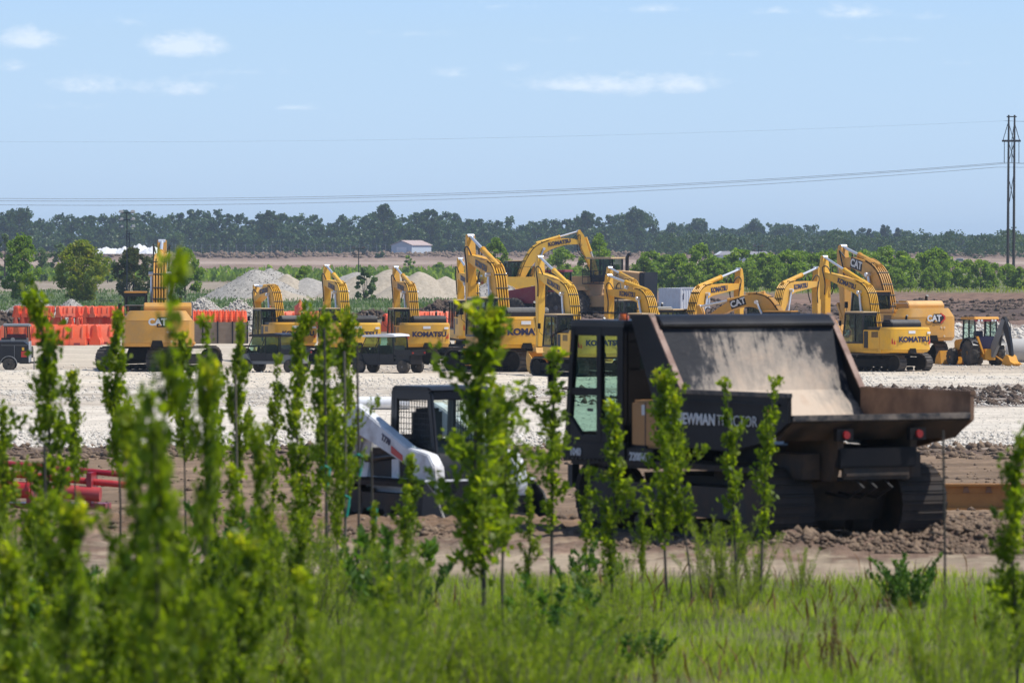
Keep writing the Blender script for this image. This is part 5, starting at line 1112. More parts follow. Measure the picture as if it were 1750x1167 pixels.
# ------------------------------------------------------------------ utility vehicles; forward = +y
def utv(label, loc, yaw, roofm, bodym, s=1.0, seatm=None, crew=True):
    r = thing('utility_vehicle', label, 'utility vehicle', loc, yaw, 'side by side utility vehicles', s)
    B = M['black']; L_ = 1.7 if crew else 1.35
    for sx in (-1, 1):
        for y in (-L_ + .35, L_ - .45): wheel(r, (sx * .68, y, .34), .34, .26, M['tyre'], M['grey'], lugs=14, spokes=5)
    mb = MB(); mb.prism([(-L_, .45), (L_ - .1, .42), (L_ + .1, .6), (L_ + .05, .85), (L_ - .5, 1.0), (L_ - .75, .62), (-L_ + .9, .6), (-L_ + .85, .98), (-L_, .98)], -.62, .62); bd = mb.build('body', bodym, r, bevel=.04)
    mb = MB(); mb.box(-.72, .72, -L_ - .12, -L_ + .85, .92, .96); mb.box(-.72, -.67, -L_ - .12, -L_ + .85, .96, 1.2); mb.box(.67, .72, -L_ - .12, -L_ + .85, .96, 1.2); mb.box(-.67, .67, -L_ - .12, -L_ - .08, .96, 1.2); mb.build('cargo_box', B, r)
    for sx in (-1, 1): mb = MB(); mb.box(*sorted((sx * .5, sx * .64)), -L_ - .15, -L_ - .12, 1.0, 1.08); mb.build('tail_lamp', M['taillight'], r)
    mb = MB(); y0, y1 = -L_ + .95, L_ - .75
    ys = [y0, (y0 + y1) / 2, y1] if crew else [y0, y1]
    for sx in (-1, 1):
        x = sx * .66
        for y in ys[:-1]: mb.tube([(x, y, .6), (x, y, 1.8)], .028, 6)
        mb.tube([(x, L_ - .45, .95), (x, y1 - .1, 1.82), (x, y0, 1.84), (x, y0 - .1, .9)], .028, 6)
        mb.prism([(y0, .6), (y1, .6), (y1 + .1, .98), (y0, .98)], *sorted((sx * .63, sx * .67)))
    for y in (y0, y1 - .1): mb.tube([(-.66, y, 1.83), (.66, y, 1.83)], .028, 6)
    cg = mb.build('cab_frame', B, r)
    mb = MB(); mb.prism([(y0 - .14, 1.84), (y1 + .1, 1.82), (y1 + .08, 1.92), (y0 + .4, 2.0), (y0 - .1, 1.95)], -.76, .76); mb.build('roof', roofm, r, bevel=.03)
    for sx in (-1, 1): mb = MB(); mb.prism([(y0, 1.0), (y1 + .15, 1.0), (y1 - .1, 1.8), (y0, 1.8)], sx * .66 - .004, sx * .66 + .004); mb.build('side_window', M['glass_clear'], r, smooth=False)
    mb = MB(); mb.add([(-.63, y0 - .06, .95), (.63, y0 - .06, .95), (.63, y0 - .01, 1.8), (-.63, y0 - .01, 1.8)], [(0, 1, 2, 3)]); mb.build('rear_window', M['glass_clear'], r, smooth=False)
    mb = MB(); mb.add([(-.63, L_ - .5, 1.0), (.63, L_ - .5, 1.0), (.63, y1 - .08, 1.8), (-.63, y1 - .08, 1.8)], [(0, 1, 2, 3)]); mb.build('windscreen', M['glass_clear'], r, smooth=False)
    for y in ([y0 + .1, (y0 + y1) / 2 + .1] if crew else [y0 + .15]):
        mb = MB(); mb.box(-.58, .58, y, y + .45, .7, .88); mb.box(-.58, .58, y - .05, y + .08, .88, 1.4); mb.build('seat', seatm or M['seat'], r, bevel=.04)
    mb = MB(); mb.lathe([(-.012, .17), (.012, .17)], (-.3, y1 - .25, 1.15), 'y', 14); mb.build('steering_wheel', B, r)
    return r
utv('black four seat utility vehicle with white roof parked before the middle excavators', put(662, 637), rad(60), M['white'], M['black'], 1.12)
utv('dark utility vehicle with pale bonnet and raked windscreen facing left', put(468, 636), rad(62), M['black'], M['grey'], 1.12)
utv('red utility vehicle seen from behind above the black trailer', put(29, 612), rad(-2), M['grey'], M['maroon'], 1.12, seatm=M['maroon'], crew=False)
# ------------------------------------------------------------------ black generator trailer at the left edge (long axis along x, drawbar to the right)
def trailer():
    r = thing('generator_trailer', 'black generator trailer with white spoked wheel at the left edge of the yard', 'trailer', put(20, 632), rad(0), None, .96)
    mb = MB(); mb.prism([(-1.3, .45), (1.05, .45), (1.05, 1.55), (.75, 1.72), (-1.1, 1.72), (-1.3, 1.6)], -.6, .6, 'y'); bd = mb.build('body', M['black'], r, bevel=.04)
    mb = MB(); mb.box(.62, .95, -.612, -.6, .8, 1.15); mb.build('warning_sticker', M['decal_red'], bd); mb = MB(); mb.box(.66, .80, -.618, -.606, 1.2, 1.38); mb.build('caution_sticker', M['kyellow'], bd)
    mb = MB(); mb.box(.2, .22, -.61, -.6, .5, 1.5); mb.box(-.6, 1.0, -.61, -.6, 1.5, 1.52); mb.build('door_seam', M['grey'], bd)
    wheel(r, (-.12, -.72, .38), .38, .2, M['tyre'], M['white'], axis='y', spokes=6); wheel(r, (-.12, .72, .38), .38, .2, M['tyre'], M['white'], axis='y', spokes=6)
    mb = MB(); pts = [(-.12 + .52 * math.cos(a), .38 + .5 * math.sin(a)) for a in np.linspace(0, math.pi, 9)]; pin = [(-.12 + .48 * math.cos(a), .38 + .46 * math.sin(a)) for a in np.linspace(math.pi, 0, 9)]; mb.prism(pts + pin, -.84, -.6, 'y'); mb.build('mudguard', M['grey'], r)
    mb = MB(); mb.box(1.05, 1.62, -.06, .06, .42, .52); mb.box(.5, 1.1, -.5, .5, .40, .46); mb.cyl((1.6, 0, .5), (1.75, 0, .5), .06, n=8); mb.build('drawbar', M['black'], r)
    mb = MB(); mb.cyl((1.35, -.12, -.02), (1.35, -.12, .8), .035, n=8); mb.cyl((1.35, -.12, -.03), (1.35, -.12, 0), .1, n=10); mb.build('jack_stand', M['grey'], r)
    mb = MB(); mb.box(1.06, 1.14, -.5, -.42, .5, 1.75); mb.box(1.06, 1.14, .42, .5, .5, 1.75); mb.build('mast_support', M['white'], r)
    mb = MB(); mb.box(-1.2, .9, -.45, -.37, 1.74, 1.82); mb.box(-1.2, .9, .37, .45, 1.74, 1.82); mb.lathe([(-.06, .12), (.06, .12)], (.1, -.5, 1.86), 'y', 12); mb.build('folded_mast', M['grey'], r)
trailer()
# ------------------------------------------------------------------ orange water-filled barriers
def barrier_proto(m_):
    r = thing('road_barrier', 'orange plastic water barrier in the stacked rows left of the yard', 'barrier', (0, 0, -500), 0, 'orange water barriers')
    pr = [(-.30, 0), (.30, 0), (.30, .22), (.17, .45), (.10, 1.02), (.06, 1.06), (-.06, 1.06), (-.10, 1.02), (-.17, .45), (-.30, .22)]
    mb = MB(); mb.prism(pr, -.9, -.06); mb.prism(pr, .06, .9); q = [(a * .9, b * .985) for a, b in pr]; mb.prism(q, -.06, .06); mb.prism([(a * .6, b) for a, b in pr[3:8]] + [(0, .45)], .9, 1.0); bd = mb.build('barrier_body', m_, r, bevel=.02)
    for x in (-.72, -.2, .2, .72):
        for sg in (-1, 1): mb = MB(); mb.prism([(sg * .205, .38), (sg * .235, .38), (sg * .13, 1.0), (sg * .10, 1.0)], x - .035, x + .035); mb.build('moulded_rib', M['orange2'] if m_ is M['orange'] else M['orange'], r)
    for x in (-.45, .45): mb = MB(); mb.box(x - .16, x + .16, -.305, .305, .02, .13); mb.box(x - .15, x + .15, -.135, .135, .66, .74); mb.build('fork_slot_shade', M['maroon'], r)  # solid dark red boxes; the shade inside the slots is put into their colour
    for x in (-.5, .5): mb = MB(); mb.lathe([(0, .07), (.03, .07)], (x, 0, 1.06), 'z', 10); mb.build('filler_cap', m_, r)
    return r
bp_ = [barrier_proto(M['orange']), barrier_proto(M['orange2'])]; bu_ = [0, 0]
BL = {}
def barrier(px, py_or_z, d, rz, z=0, label=None, grp='orange water barriers', tilt=0):
    k = rng.randrange(2); o = bp_[k] if not bu_[k] else copy_tree(bp_[k]); bu_[k] = 1
    o.location = ((px - 875) / F * d, d, float(base_z(d)) + z); o.rotation_euler = (0, tilt, rz); o['label'] = label; o['group'] = grp; return o
for row_, (d, z, a, b, sc) in enumerate(((412, 0, -14, 172, 1.38), (414.2, 0, -10, 176, 1.38), (416.4, 0, -8, 174, 1.38), (500, 0, 28, 206, .9), (502, 0, 26, 210, .9), (500, .96, 30, 208, .9), (502, .96, 27, 208, .9), (504, .96, 30, 212, .9))):
    px = a
    while px < b:
        side = rng.random() < .72
        o = barrier(px, 0, d + rng.uniform(-.12, .12), rad(rng.uniform(-4, 4)) if not side else rad(90 + rng.uniform(-3, 3)), z, 'orange water barrier in the far double stacked rows at the left of the yard' if sc < 1 else 'tall orange water barrier in the nearer rows at the left of the yard', 'far stacked orange water barriers' if sc < 1 else 'nearer orange water barriers')
        o.scale = (sc, sc, sc); px += (2.0 if not side else .68) * sc * F / d
for i, (px, d, rz, tl) in enumerate(((470, 480, 90, rad(80)), (482, 500, 20, 0), (500, 502, 70, 0), (512, 480, 95, rad(-70)), (528, 500, 15, 0), (546, 500, 80, 0), (731, 500, 15, 0), (745, 502, 80, 0), (756, 500, 25, 0), (660, 480, 85, 0), (575, 490, 80, 0))):
    o = barrier(px, 0, d, rad(rz), .0 if not tl else .9, ['orange barrier tipped on end right of the small low boom', 'orange barrier at the foot of the left tipped one', 'orange barrier between the two tipped ones', 'orange barrier leaning on end towards the black hooded excavator', 'orange barrier just right of the leaning one', 'end-on orange barrier left of the black hooded excavator cab', 'orange barrier right of the excavator with the readable tail', 'end-on orange barrier left of the tallest excavator', 'orange barrier partly behind the tall stick', 'orange barrier behind the cab of the excavator with the readable tail', 'orange barrier behind the cab of the black hooded excavator'][i], 'loose orange barriers', tilt=tl)
    o.scale = (1.4, 1.4, 1.4)
# ------------------------------------------------------------------ orange drums on a timber and concrete bunker wall
def drum():
    r = thing('traffic_drum', 'orange traffic drum in the tight rows above the grey brown panel wall', 'traffic drum', (0, 0, -500), 0, 'orange traffic drums')
    mb = MB(); mb.lathe([(0, .29), (.02, .29), (.25, .28), (.27, .26), (.5, .25), (.52, .235), (.74, .225), (.76, .2), (.92, .18), (.95, .1)], (0, 0, 0), 'z', 16); mb.build('drum_body', M['orange'], r)
    mb = MB(); mb.tube([(-.1, 0, .93), (-.08, 0, 1.04), (.08, 0, 1.04), (.1, 0, .93)], .025, 6); mb.build('handle', M['orange2'], r)
    return r
dp = drum(); first = True
for rw, d in enumerate((346, 346.7, 347.4)):
    for k in range(16):
        o = dp if first else copy_tree(dp); first = False
        o.location = ((336 + k * 16.3 * .62 * .5 * 1.02 + rw * 3 - 875) / F * d if False else (332 + k * 5.9 * 1.0 + (rw % 2) * 6) / F * d - 875 / F * d + k * .0, d, 1.28 - .25 + rw * .02)
        o.location.x = ((334 + k * 17.2 * .36 * .86 + 0) - 875) / F * d if False else ((332 + k * (84 / 15.) + (rw % 2) * 3) - 875) / F * d * 1.0
        o.rotation_euler = (0, 0, rng.random() * 6)
# keep drums from intersecting: they stand in three rows 0.7 m deep, about 0.6 m apart
dl = [o for o in COL.objects if o.name.startswith('traffic_drum')]
for i, o in enumerate(dl[:]):
    rw, k = divmod(i, 16)
    if k > 9:
        for c in list(o.children): bpy.data.objects.remove(c)
        bpy.data.objects.remove(o)
    else: o.location = ((330 - 875) / F * 345 + k * .36, 420.5 + rw * .42, 1.57); o.scale = (.66, .66, .86)
extra = [o for o in COL.objects if o.name.startswith('traffic_drum')]
r = thing('panel_wall', 'grey brown panel wall holding the orange drums right of the ochre excavator', 'wall', ((372 - 875) / F * 420, 420, 0), 0)
M['woodpanel'] = paint('weathered_board', (.26, .19, .13), .8, (.36, .30, .24), .6, 1.2, mapscale=(1, 1, 6))
for k, x in enumerate((-1.65, -.55, .55, 1.65)):
    mb = MB(); mb.box(x - .5, x + .5, -.08, .08, 0, 1.58); mb.build('wall_panel', M['woodpanel'], r)
for x in (-2.2, -1.1, 0, 1.1, 2.2): mb = MB(); mb.box(x - .05, x + .05, -.14, .14, 0, 1.64); mb.build('post', M['black'], r)
mb = MB(); mb.box(-2.2, 2.2, .1, 2.4, 1.45, 1.57); mb.build('platform', M['woodpanel'], r)
for i, o in enumerate(extra): o.location.x = (372 - 875) / F * 420 - 1.9 + (i % 10) * .41 + (i // 10 % 2) * .18
# ------------------------------------------------------------------ white container
r = thing('shipping_container', 'white corrugated container standing behind the dumper bed', 'container', ((1188 - 875) / F * 610, 610, 0), rad(20), None, 1.1)
mb = MB()
for k in range(12):
    x = -1.5 + k * .25; mb.prism([(x, 0), (x + .06, -.03), (x + .15, -.03), (x + .21, 0), (x + .25, 0), (x + .25, .1), (x, .1)], .15, 2.45, 'z')
mb.box(-1.5, 1.5, .1, 5.9, .15, 2.5); bd = mb.build('body', M['white'], r)
mb = MB()
for x in (-1.55, 1.43): mb.box(x, x + .12, -.06, .06, 0, 2.6)
mb.box(-1.43, 1.43, -.05, .07, 2.45, 2.6); mb.box(-1.43, 1.43, -.05, .07, 0, .15); mb.build('frame', M['white'], r)
mb = MB(); mb.box(-1.3, -1.2, -.075, -.065, 1.4, 2.0); mb.box(1.0, 1.15, -.075, -.065, 1.3, 1.6); mb.build('blue_label', M['navy'], r)
# ------------------------------------------------------------------ light masts
def mast(label, px, ytop, d, n=4, wide=1.0, base=None):
    z0 = float(base_z(d)); h = CAMZ + (HOR - ytop) * d / F - z0
    r = thing('light_mast', label, 'light mast', ((px - 875) / F * d, d, z0))
    mb = MB(); mb.tube([(0, 0, 0), (0, 0, h * .5), (0, 0, h)], [.10 * wide, .08 * wide, .06 * wide], 8); mb.build('pole', M['black'], r)
    mb = MB(); mb.box(-.8 * wide, .8 * wide, -.05, .05, h - .12, h - .02); mb.box(-.8 * wide, .8 * wide, -.05, .05, h - 1.0 * wide, h - .9 * wide); mb.box(-.06, .06, -.7, .7, h - .3, h - .2); mb.build('crossbar', M['black'], r)
    for i in range(n):
        x = (-.72 + 1.44 * (i % 2)) * wide; z = h - .1 - (i // 2) * .9 * wide
        mb = MB(); mb.frustum([(x - .3 * wide, -.25, z + .05), (x + .3 * wide, -.25, z + .05), (x + .3 * wide, .3, z + .2), (x - .3 * wide, .3, z + .2)], [(x - .2 * wide, -.1, z + .28), (x + .2 * wide, -.1, z + .28), (x + .2 * wide, .2, z + .38), (x - .2 * wide, .2, z + .38)]); mb.build('lamp_head', M['grey'] if d < 900 else M['rubber'], r)
    return r
mast('tall light mast with four lamp heads above the wood at the left', 217, 363, 700, 6, 1.0)
mast('dark light mast standing behind the sand heaps', 613, 424, 900, 4, 1.1)
mast('small dark light mast among the row of young trees', 1296, 421, 960, 4, .9)
r = thing('distant_pole', 'thin dark pole beside the tall light mast', 'pole', ((221 - 875) / F * 760, 760, 0)); mb = MB(); mb.tube([(0, 0, 0), (0, 0, 9.2)], .08, 6); mb.build('pole', M['black'], r); mb = MB(); mb.box(-.5, .5, -.04, .04, 8.9, 9.0); mb.build('crossarm', M['black'], r)
# ------------------------------------------------------------------ sheds, tarps, far vehicle, chain fence
def shed():
    d = 2250; z0 = float(base_z(d)) - .3; ppm = F / d
    r = thing('shed', 'pale grey shed with low rusty roof standing before the wood', 'shed', ((703 - 875) / ppm, d, z0), rad(-28))
    M['shedwall'] = paint('pale_sheet_wall', (.50, .56, .62), .6, (.4, .4, .4), .3, .3); M['shedroof'] = paint('rusty_sheet_roof', (.46, .36, .33), .6, (.30, .18, .13), .5, .3)
    mb = MB(); mb.prism([(-4.6, 0), (4.6, 0), (4.6, 4.6), (0, 6.2), (-4.6, 4.6)], -8, 8, 'y'); mb.build('wall', M['shedwall'], r, smooth=False)
    mb = MB()
    for sx in (-1, 1): mb.add([(sx * 5.0, -8.4, 4.55), (sx * 5.0, 8.4, 4.55), (0, 8.4, 6.4), (0, -8.4, 6.4), (sx * 5.0, -8.4, 4.75), (sx * 5.0, 8.4, 4.75), (0, 8.4, 6.6), (0, -8.4, 6.6)], [(0, 1, 2, 3), (4, 7, 6, 5), (0, 4, 5, 1), (1, 5, 6, 2), (3, 2, 6, 7), (0, 3, 7, 4)])
    mb.build('roof', M['shedroof'], r, smooth=False)
    mb = MB(); mb.box(-2.2, 2.2, -8.06, -8.0, 0, 3.9); mb.build('door', M['white'], r)
    d = 1900
    r = thing('low_shed', 'long low pale roof behind the row of young trees', 'shed', ((1268 - 875) / F * d, d, float(base_z(d))), rad(4))
    mb = MB(); mb.box(-8, 8, -4, 4, 0, 2.2); mb.build('wall', M['shedwall'], r); mb = MB(); mb.prism([(-9, 2.2), (9, 2.2), (7.5, 3.4), (-7, 3.4)], -4.4, 4.4, 'y'); mb.build('roof', M['white'], r)
shed()
for i, (px, w, h, d, lab) in enumerate(((182, 4.2, 1.9, 1500, 'long white sheeted heap left of the tall light mast'), (213, 3.0, 2.1, 1500, 'white sheeted heap at the foot of the tall light mast'), (238, 3.0, 2.9, 1500, 'taller white sheeted heap right of the light mast'), (262, 3.4, 2.2, 1490, 'white sheeted heap partly behind the raised ochre boom'))):
    heap(lab, px, 0, d, w, 3, h, M['white'], 300 + i, 'sheeted_heap', peaks=((0, 0, 1), (.4, .1, .85), (-.4, 0, .8)), rough=.25)
    bpy.context.scene.objects[-1] if False else None
for o in COL.objects:
    if o.name.startswith('sheeted_heap'): o['category'] = 'covered heap'; o.location.z = 7 - 8 * o.location.y / F - 0.0
def car():
    d = 1450; r = thing('pickup_truck', 'white pickup parked beyond the young trees near the power poles', 'truck', ((1640 - 875) / F * d, d, float(base_z(d))), rad(86), None)
    mb = MB(); mb.prism([(-2.7, .5), (2.7, .5), (2.75, 1.0), (1.4, 1.15), (.7, 1.85), (-.9, 1.85), (-1.1, 1.2), (-2.7, 1.2)], -.95, .95); mb.build('body', M['white'], r, bevel=.06)
    mb = MB(); mb.prism([(1.15, 1.2), (.62, 1.75), (-.8, 1.75), (-.95, 1.2)], -.97, .97); mb.build('window', M['glass'], r)
    for sx in (-1, 1):
        for y in (-1.7, 1.8): wheel(r, (sx * .85, y, .4), .4, .25)
    r.location.z = 7 - 29 * d / F
    mb2 = thing('earth_berm', 'low brown berm carrying the white pickup', 'berm', (r.location.x, d, 0)); bpy.data.objects.remove(mb2)
    heap('low brown berm under the white pickup', 1640, 0, d, 16, 12, r.location.z - float(base_z(d)) + 1.6, M['clod'], 320, 'berm', peaks=((0, 0, 1), (.35, 0, 1), (-.35, 0, 1)))
car()
def fence():
    d = 2080; r = thing('chain_fence', 'long thin wire fence on posts before the dark wood', 'fence', (0, d, 0)); z = 7 - 14 * d / F + 1.5
    xs = np.arange((225 - 875) / F * d, (660 - 875) / F * d, 3.2); mb0 = MB(); z0 = float(base_z(d)) - .3; zt = CAMZ - (418 - HOR) * d / F
    post = MB(); post.tube([(0, 0, 0), (0, 0, zt - z0)], .09, 5); first = None
    for x in xs:
        if first is None: first = post.build('post', M['grey'], r); o = first
        else: o = first.copy(); COL.objects.link(o)
        o.location = (x, 0, z0)
    mb = MB()
    for k in range(5): zz = z0 + .6 + (zt - z0 - .6) * k / 4; mb.tube([(xs[0], 0, zz), (xs[-1], 0, zz)], .035, 4)
    mb.build('wire', M['grey'], r)
fence()
# ------------------------------------------------------------------ wooden H-frame power poles and wires
def pylon():
    d = 1050; ppm = F / d; z0 = float(base_z(d)); X = lambda px: (px - 1728) / ppm; Z = lambda py: CAMZ + (HOR - py) / ppm - z0
    r = thing('power_pole', 'tall twin wooden power pole with crossarm at the right edge', 'power pole', ((1728 - 875) / ppm, d, z0), 0)
    M['polewood'] = paint('dark_pole_wood', (.05, .042, .038), .85, (.11, .09, .075), .5, .6)
    for x in (1723.5, 1733.5): mb = MB(); mb.tube([(X(x - 1.5), 0, -.5), (X(x), 0, Z(197))], [.30, .17], 10); mb.build('pole', M['polewood'], r)
    mb = MB(); mb.box(X(1712), X(1744), -.15, .15, Z(243), Z(239.5)); mb.build('crossarm', M['polewood'], r)
    mb = MB(); mb.box(X(1720), X(1737), -.1, .1, Z(201), Z(199)); mb.build('top_bar', M['polewood'], r)
    mb = MB()
    for a, b in (((1722, 212), (1714, 240)), ((1724, 212), (1732, 240)), ((1734, 212), (1742, 240)), ((1733, 212), (1729, 240)), ((1724, 245), (1733, 275)), ((1733, 245), (1724, 275)), ((1725, 310), (1732, 345)), ((1732, 300), (1725, 345))): mb.tube([(X(a[0]), .2, Z(a[1])), (X(b[0]), .2, Z(b[1]))], .07, 5)
    mb.build('brace', M['polewood'], r)
    for x in (1716, 1729, 1741): mb = MB(); mb.tube([(X(x), 0, Z(243)), (X(x), 0, Z(279))], .075, 6); mb.build('insulator', M['grey'], r)
    Yd = d; xr = (1716 - 875) / ppm
    M['wire'] = paint('aluminium_wire', (.16, .17, .19), .5, amt=0)
    for i, (yd, zr, top) in enumerate(((0, 278, 0), (-14, 281, 0), (16, 284, 0), (0, 207, 1))):
        dd = d + yd; P = []
        for px in np.linspace(-700, 1716, 40):
            t = (px - 150) / (1716 - 150); sag = (345 - 281) * t * t; py = zr + (345 - 281) - sag + (i - 1) * 2.0 * (1 - max(t, 0)) * (i < 3) if not top else 243 - 36 * t * t
            P.append(((px - 875) / ppm, d + yd * (1 if not top else 0), CAMZ + (HOR - py) / ppm))
        mb = MB(); mb.tube(P, .036 if not top else .011, 5); o = mb.build('power_line', M['wire'])
        tag(o, ['uppermost wire of the lower bundle running left from the power pole', 'middle wire of the lower bundle running left from the power pole', 'lowest wire of the lower bundle running left from the power pole', 'very thin single wire high above the bundle'][i], 'power line', 'power lines across the sky')
        P = [(P[-1][0], P[-1][1], P[-1][2]), ((1790 - 875) / ppm, d + 0, CAMZ + (HOR - (zr + 2.5)) / ppm), ((2600 - 875) / ppm, d, CAMZ + (HOR - (zr + 30)) / ppm)]
        mb = MB(); mb.tube(P, .03, 5); o = mb.build('power_line', M['wire']); tag(o, ['uppermost wire leaving the power pole to the right', 'middle wire leaving the power pole to the right', 'lowest wire leaving the power pole to the right', 'thin top wire leaving the power pole to the right'][i], 'power line', 'power lines across the sky')
pylon()
# ------------------------------------------------------------------ loose things near the front
def near_things():
    # rusty ochre beam on the right
    p = on_ground(1665, 872); ppm = F / p.y
    r = thing('steel_beam', 'rusty ochre steel beam lying on the ground right of the dumper tracks', 'beam', (p.x, p.y, p.z), rad(-1.5)); L_ = 2.6
    mb = MB(); mb.box(-1.2, L_, -.03, .03, .04, .43); mb.box(-1.2, L_, -.14, .14, 0, .04); mb.box(-1.2, L_, -.14, .14, .43, .47); mb.box(-1.2, L_, -.04, -.03, .30, .43); b = mb.build('beam_web', M['rust2'], r, bevel=.008)
    mb = MB(); 
    for k in range(9): x = -1.0 + k * .4; mb.prism([(x, .31), (x + .12, .31), (x + .09, .42), (x + .02, .42)], -.055, -.042, 'y')
    mb.build('rust_scab', M['rust'], r)
    # white pipe lying behind the track loader
    p = on_ground(655, 700)
    for (pa, pb, rr, mt, nm, lab, cat) in (((612, 690), (700, 690), .26, M['white'], "pipe", "thick pale pipe lying on the gravel behind the track loader", "pipe"),):
        mb = MB(); d = p.y; a = ((pa[0] - 875) / F * d, d, p.z + rr); b = ((pb[0] - 875) / F * d, d, p.z + rr); mb.lathe([(0, rr * .8), (0, rr), (b[0] - a[0], rr), (b[0] - a[0], rr * .8)], a, 'x', 20); tag(mb.build(nm, mt), lab, cat)
    # concrete culvert section at the right edge
    p = on_ground(1740, 619); mb = MB(); mb.lathe([(0, .55), (.05, .78), (.3, .82), (2.6, .82), (2.6, .6)], (0, 0, .62), 'x', 28)
    o = mb.build('concrete_pipe', M['grey_conc']); o.location = (p.x - .75, p.y, p.z); o.rotation_euler.z = rad(-8); tag(o, 'large pale concrete pipe at the right edge beside the backhoe', 'pipe')
    # red implement with tubular rails, left
    p = on_ground(75, 868); d = p.y
    r = thing('red_implement', 'red implement frame with long round rails lying at the left edge', 'implement frame', (p.x, d, p.z), rad(-8), None)
    def rail(y, z, rr, x0, x1, m_, nm, dz=-.0):
        mb = MB(); mb.tube([(x0, y, z), (x1, y, z + dz)], rr, 14); mb.build(nm, m_, r)
    rail(.15, .86, .055, -1.6, 1.45, M['maroon'], 'rail', -.26); rail(-.1, .70, .06, -1.6, 1.6, M['red'], 'rail', -.28)
    rail(-.3, .38, .15, -1.6, -.22, M['red'], 'roller', -.05); rail(-.3, .32, .13, .25, 1.1, M['red'], 'roller', -.06)
    for x in (-.25, .35, .85): mb = MB(); mb.box(x, x + .09, -.35, .2, .06, .72 - x * .08); mb.build('upright', M['maroon'], r)
    mb = MB(); mb.box(-1.6, 1.2, -.35, .15, .0, .10); mb.build('base_frame', M['maroon'], r)
    mb = MB(); mb.lathe([(0, .17), (.04, .17)], (-.22, -.3, .36), 'x', 16); mb.build('end_flange', M['red'], r)
M['rust2'] = paint('ochre_beam_paint', (.42, .20, .05), .6, (.18, .08, .045), .6, 1.8)
M['grey_conc'] = paint('pale_concrete', (.48, .47, .45), .8, (.36, .33, .29), .4, 1.2)
near_things()

# ------------------------------------------------------------------ foreground saplings
def sapling_mesh(k, H=3.0, bare=.28, w=.26, n=46):
    g = np.random.default_rng(100 + k); mb = MB(); C = []; D = []
    stem = catmull([Vector((0, 0, -.1)), Vector((g.normal(0, .02), g.normal(0, .02), H * .3)), Vector((g.normal(0, .05), g.normal(0, .05), H * .65)), Vector((g.normal(0, .06), g.normal(0, .06), H))], 6)
    mb.tube(stem, list(np.interp(np.linspace(0, 1, len(stem)), [0, .6, 1], [.022, .013, .004])), 6)
    def on(t): f = t * (len(stem) - 1); i = min(int(f), len(stem) - 2); return stem[i].lerp(stem[i + 1], f - i)
    lob = g.uniform(.35, 1.5, 9)          # tufts: the crown swells and thins along the stem
    for b in range(n):
        t = bare + (1 - bare) * (b + g.random()) / n; p = on(min(t, .99)); a = g.random() * 6.28
        lf = float(np.interp((t - bare) / (1 - bare) * 8, range(9), lob))
        if g.random() > .35 + .6 * lf: continue
        L_ = w * (.45 + .8 * math.sin(min(1, (t - bare) / (1 - bare) * 1.1 + .15) * math.pi)) * (g.uniform(.35, 1.5) if g.random() < .86 else g.uniform(1.6, 2.4)) * (.5 + .6 * lf); up = g.uniform(.5, 1.9)
        d = Vector((math.cos(a), math.sin(a), up)).normalized(); q = p + d * L_ * .6; e = p + (d + Vector((0, 0, .25))) * L_
        mb.tube([p, q, e], [.006, .004, .002], 4)
        m_ = int(14 + 24 * L_ / w)
        s = g.random(m_) ** .6; pts = np.array(p)[None] * (1 - s[:, None]) + np.array(e)[None] * s[:, None] + g.normal(0, .042, (m_, 3)); C.append(pts); D.append(np.repeat(np.array(d)[None], m_, 0))
    m_ = 60; s = g.random(m_); pts = np.array([on(bare + (1 - bare) * x) for x in s]) + g.normal(0, .04, (m_, 3)); C.append(pts); D.append(np.repeat([[0, 0, 1.]], m_, 0))
    C = np.concatenate(C); D = np.concatenate(D)
    V, Fq = kites(C, g.uniform(.035, .115, len(C)), asp=.6, dirs=D, spread=.75)
    return mb, V, Fq
def make_sapling(k, H, bare, w, n):
    r = thing('sapling', None, 'sapling', (0, 0, -500)); mb, V, Fq = sapling_mesh(k, H, bare, w, n)
    mb.build('trunk', M['bark'], r); npmesh('crown', V, Fq, M['sapling_leaf'], r); return r
SP = [make_sapling(0, 3, .24, .25, 60), make_sapling(1, 3, .45, .19, 40), make_sapling(2, 3, .30, .28, 62), make_sapling(3, 3, .55, .18, 30), make_sapling(4, 3, .20, .18, 40), make_sapling(5, 3, .42, .28, 46), make_sapling(6, 3, .35, .14, 26)]
SU = [0] * len(SP)
def sap(px, ytop, d, k, lab, wf=1.0, lean=0, grp='foreground saplings'):
    o = SP[k] if not SU[k] else copy_tree(SP[k]); SU[k] = 1
    H = 2.97 * 0 + (CAMZ + (HOR - ytop) * d / F) - 2.95; s = H / 3.0; o.location = ((px - 875) / F * d, d, 2.93); o.scale = (s * wf, s * wf, s); o.rotation_euler = (0, lean, rng.random() * 6.28)
    o['label'] = lab; o['category'] = 'sapling'; o['group'] = grp; return o
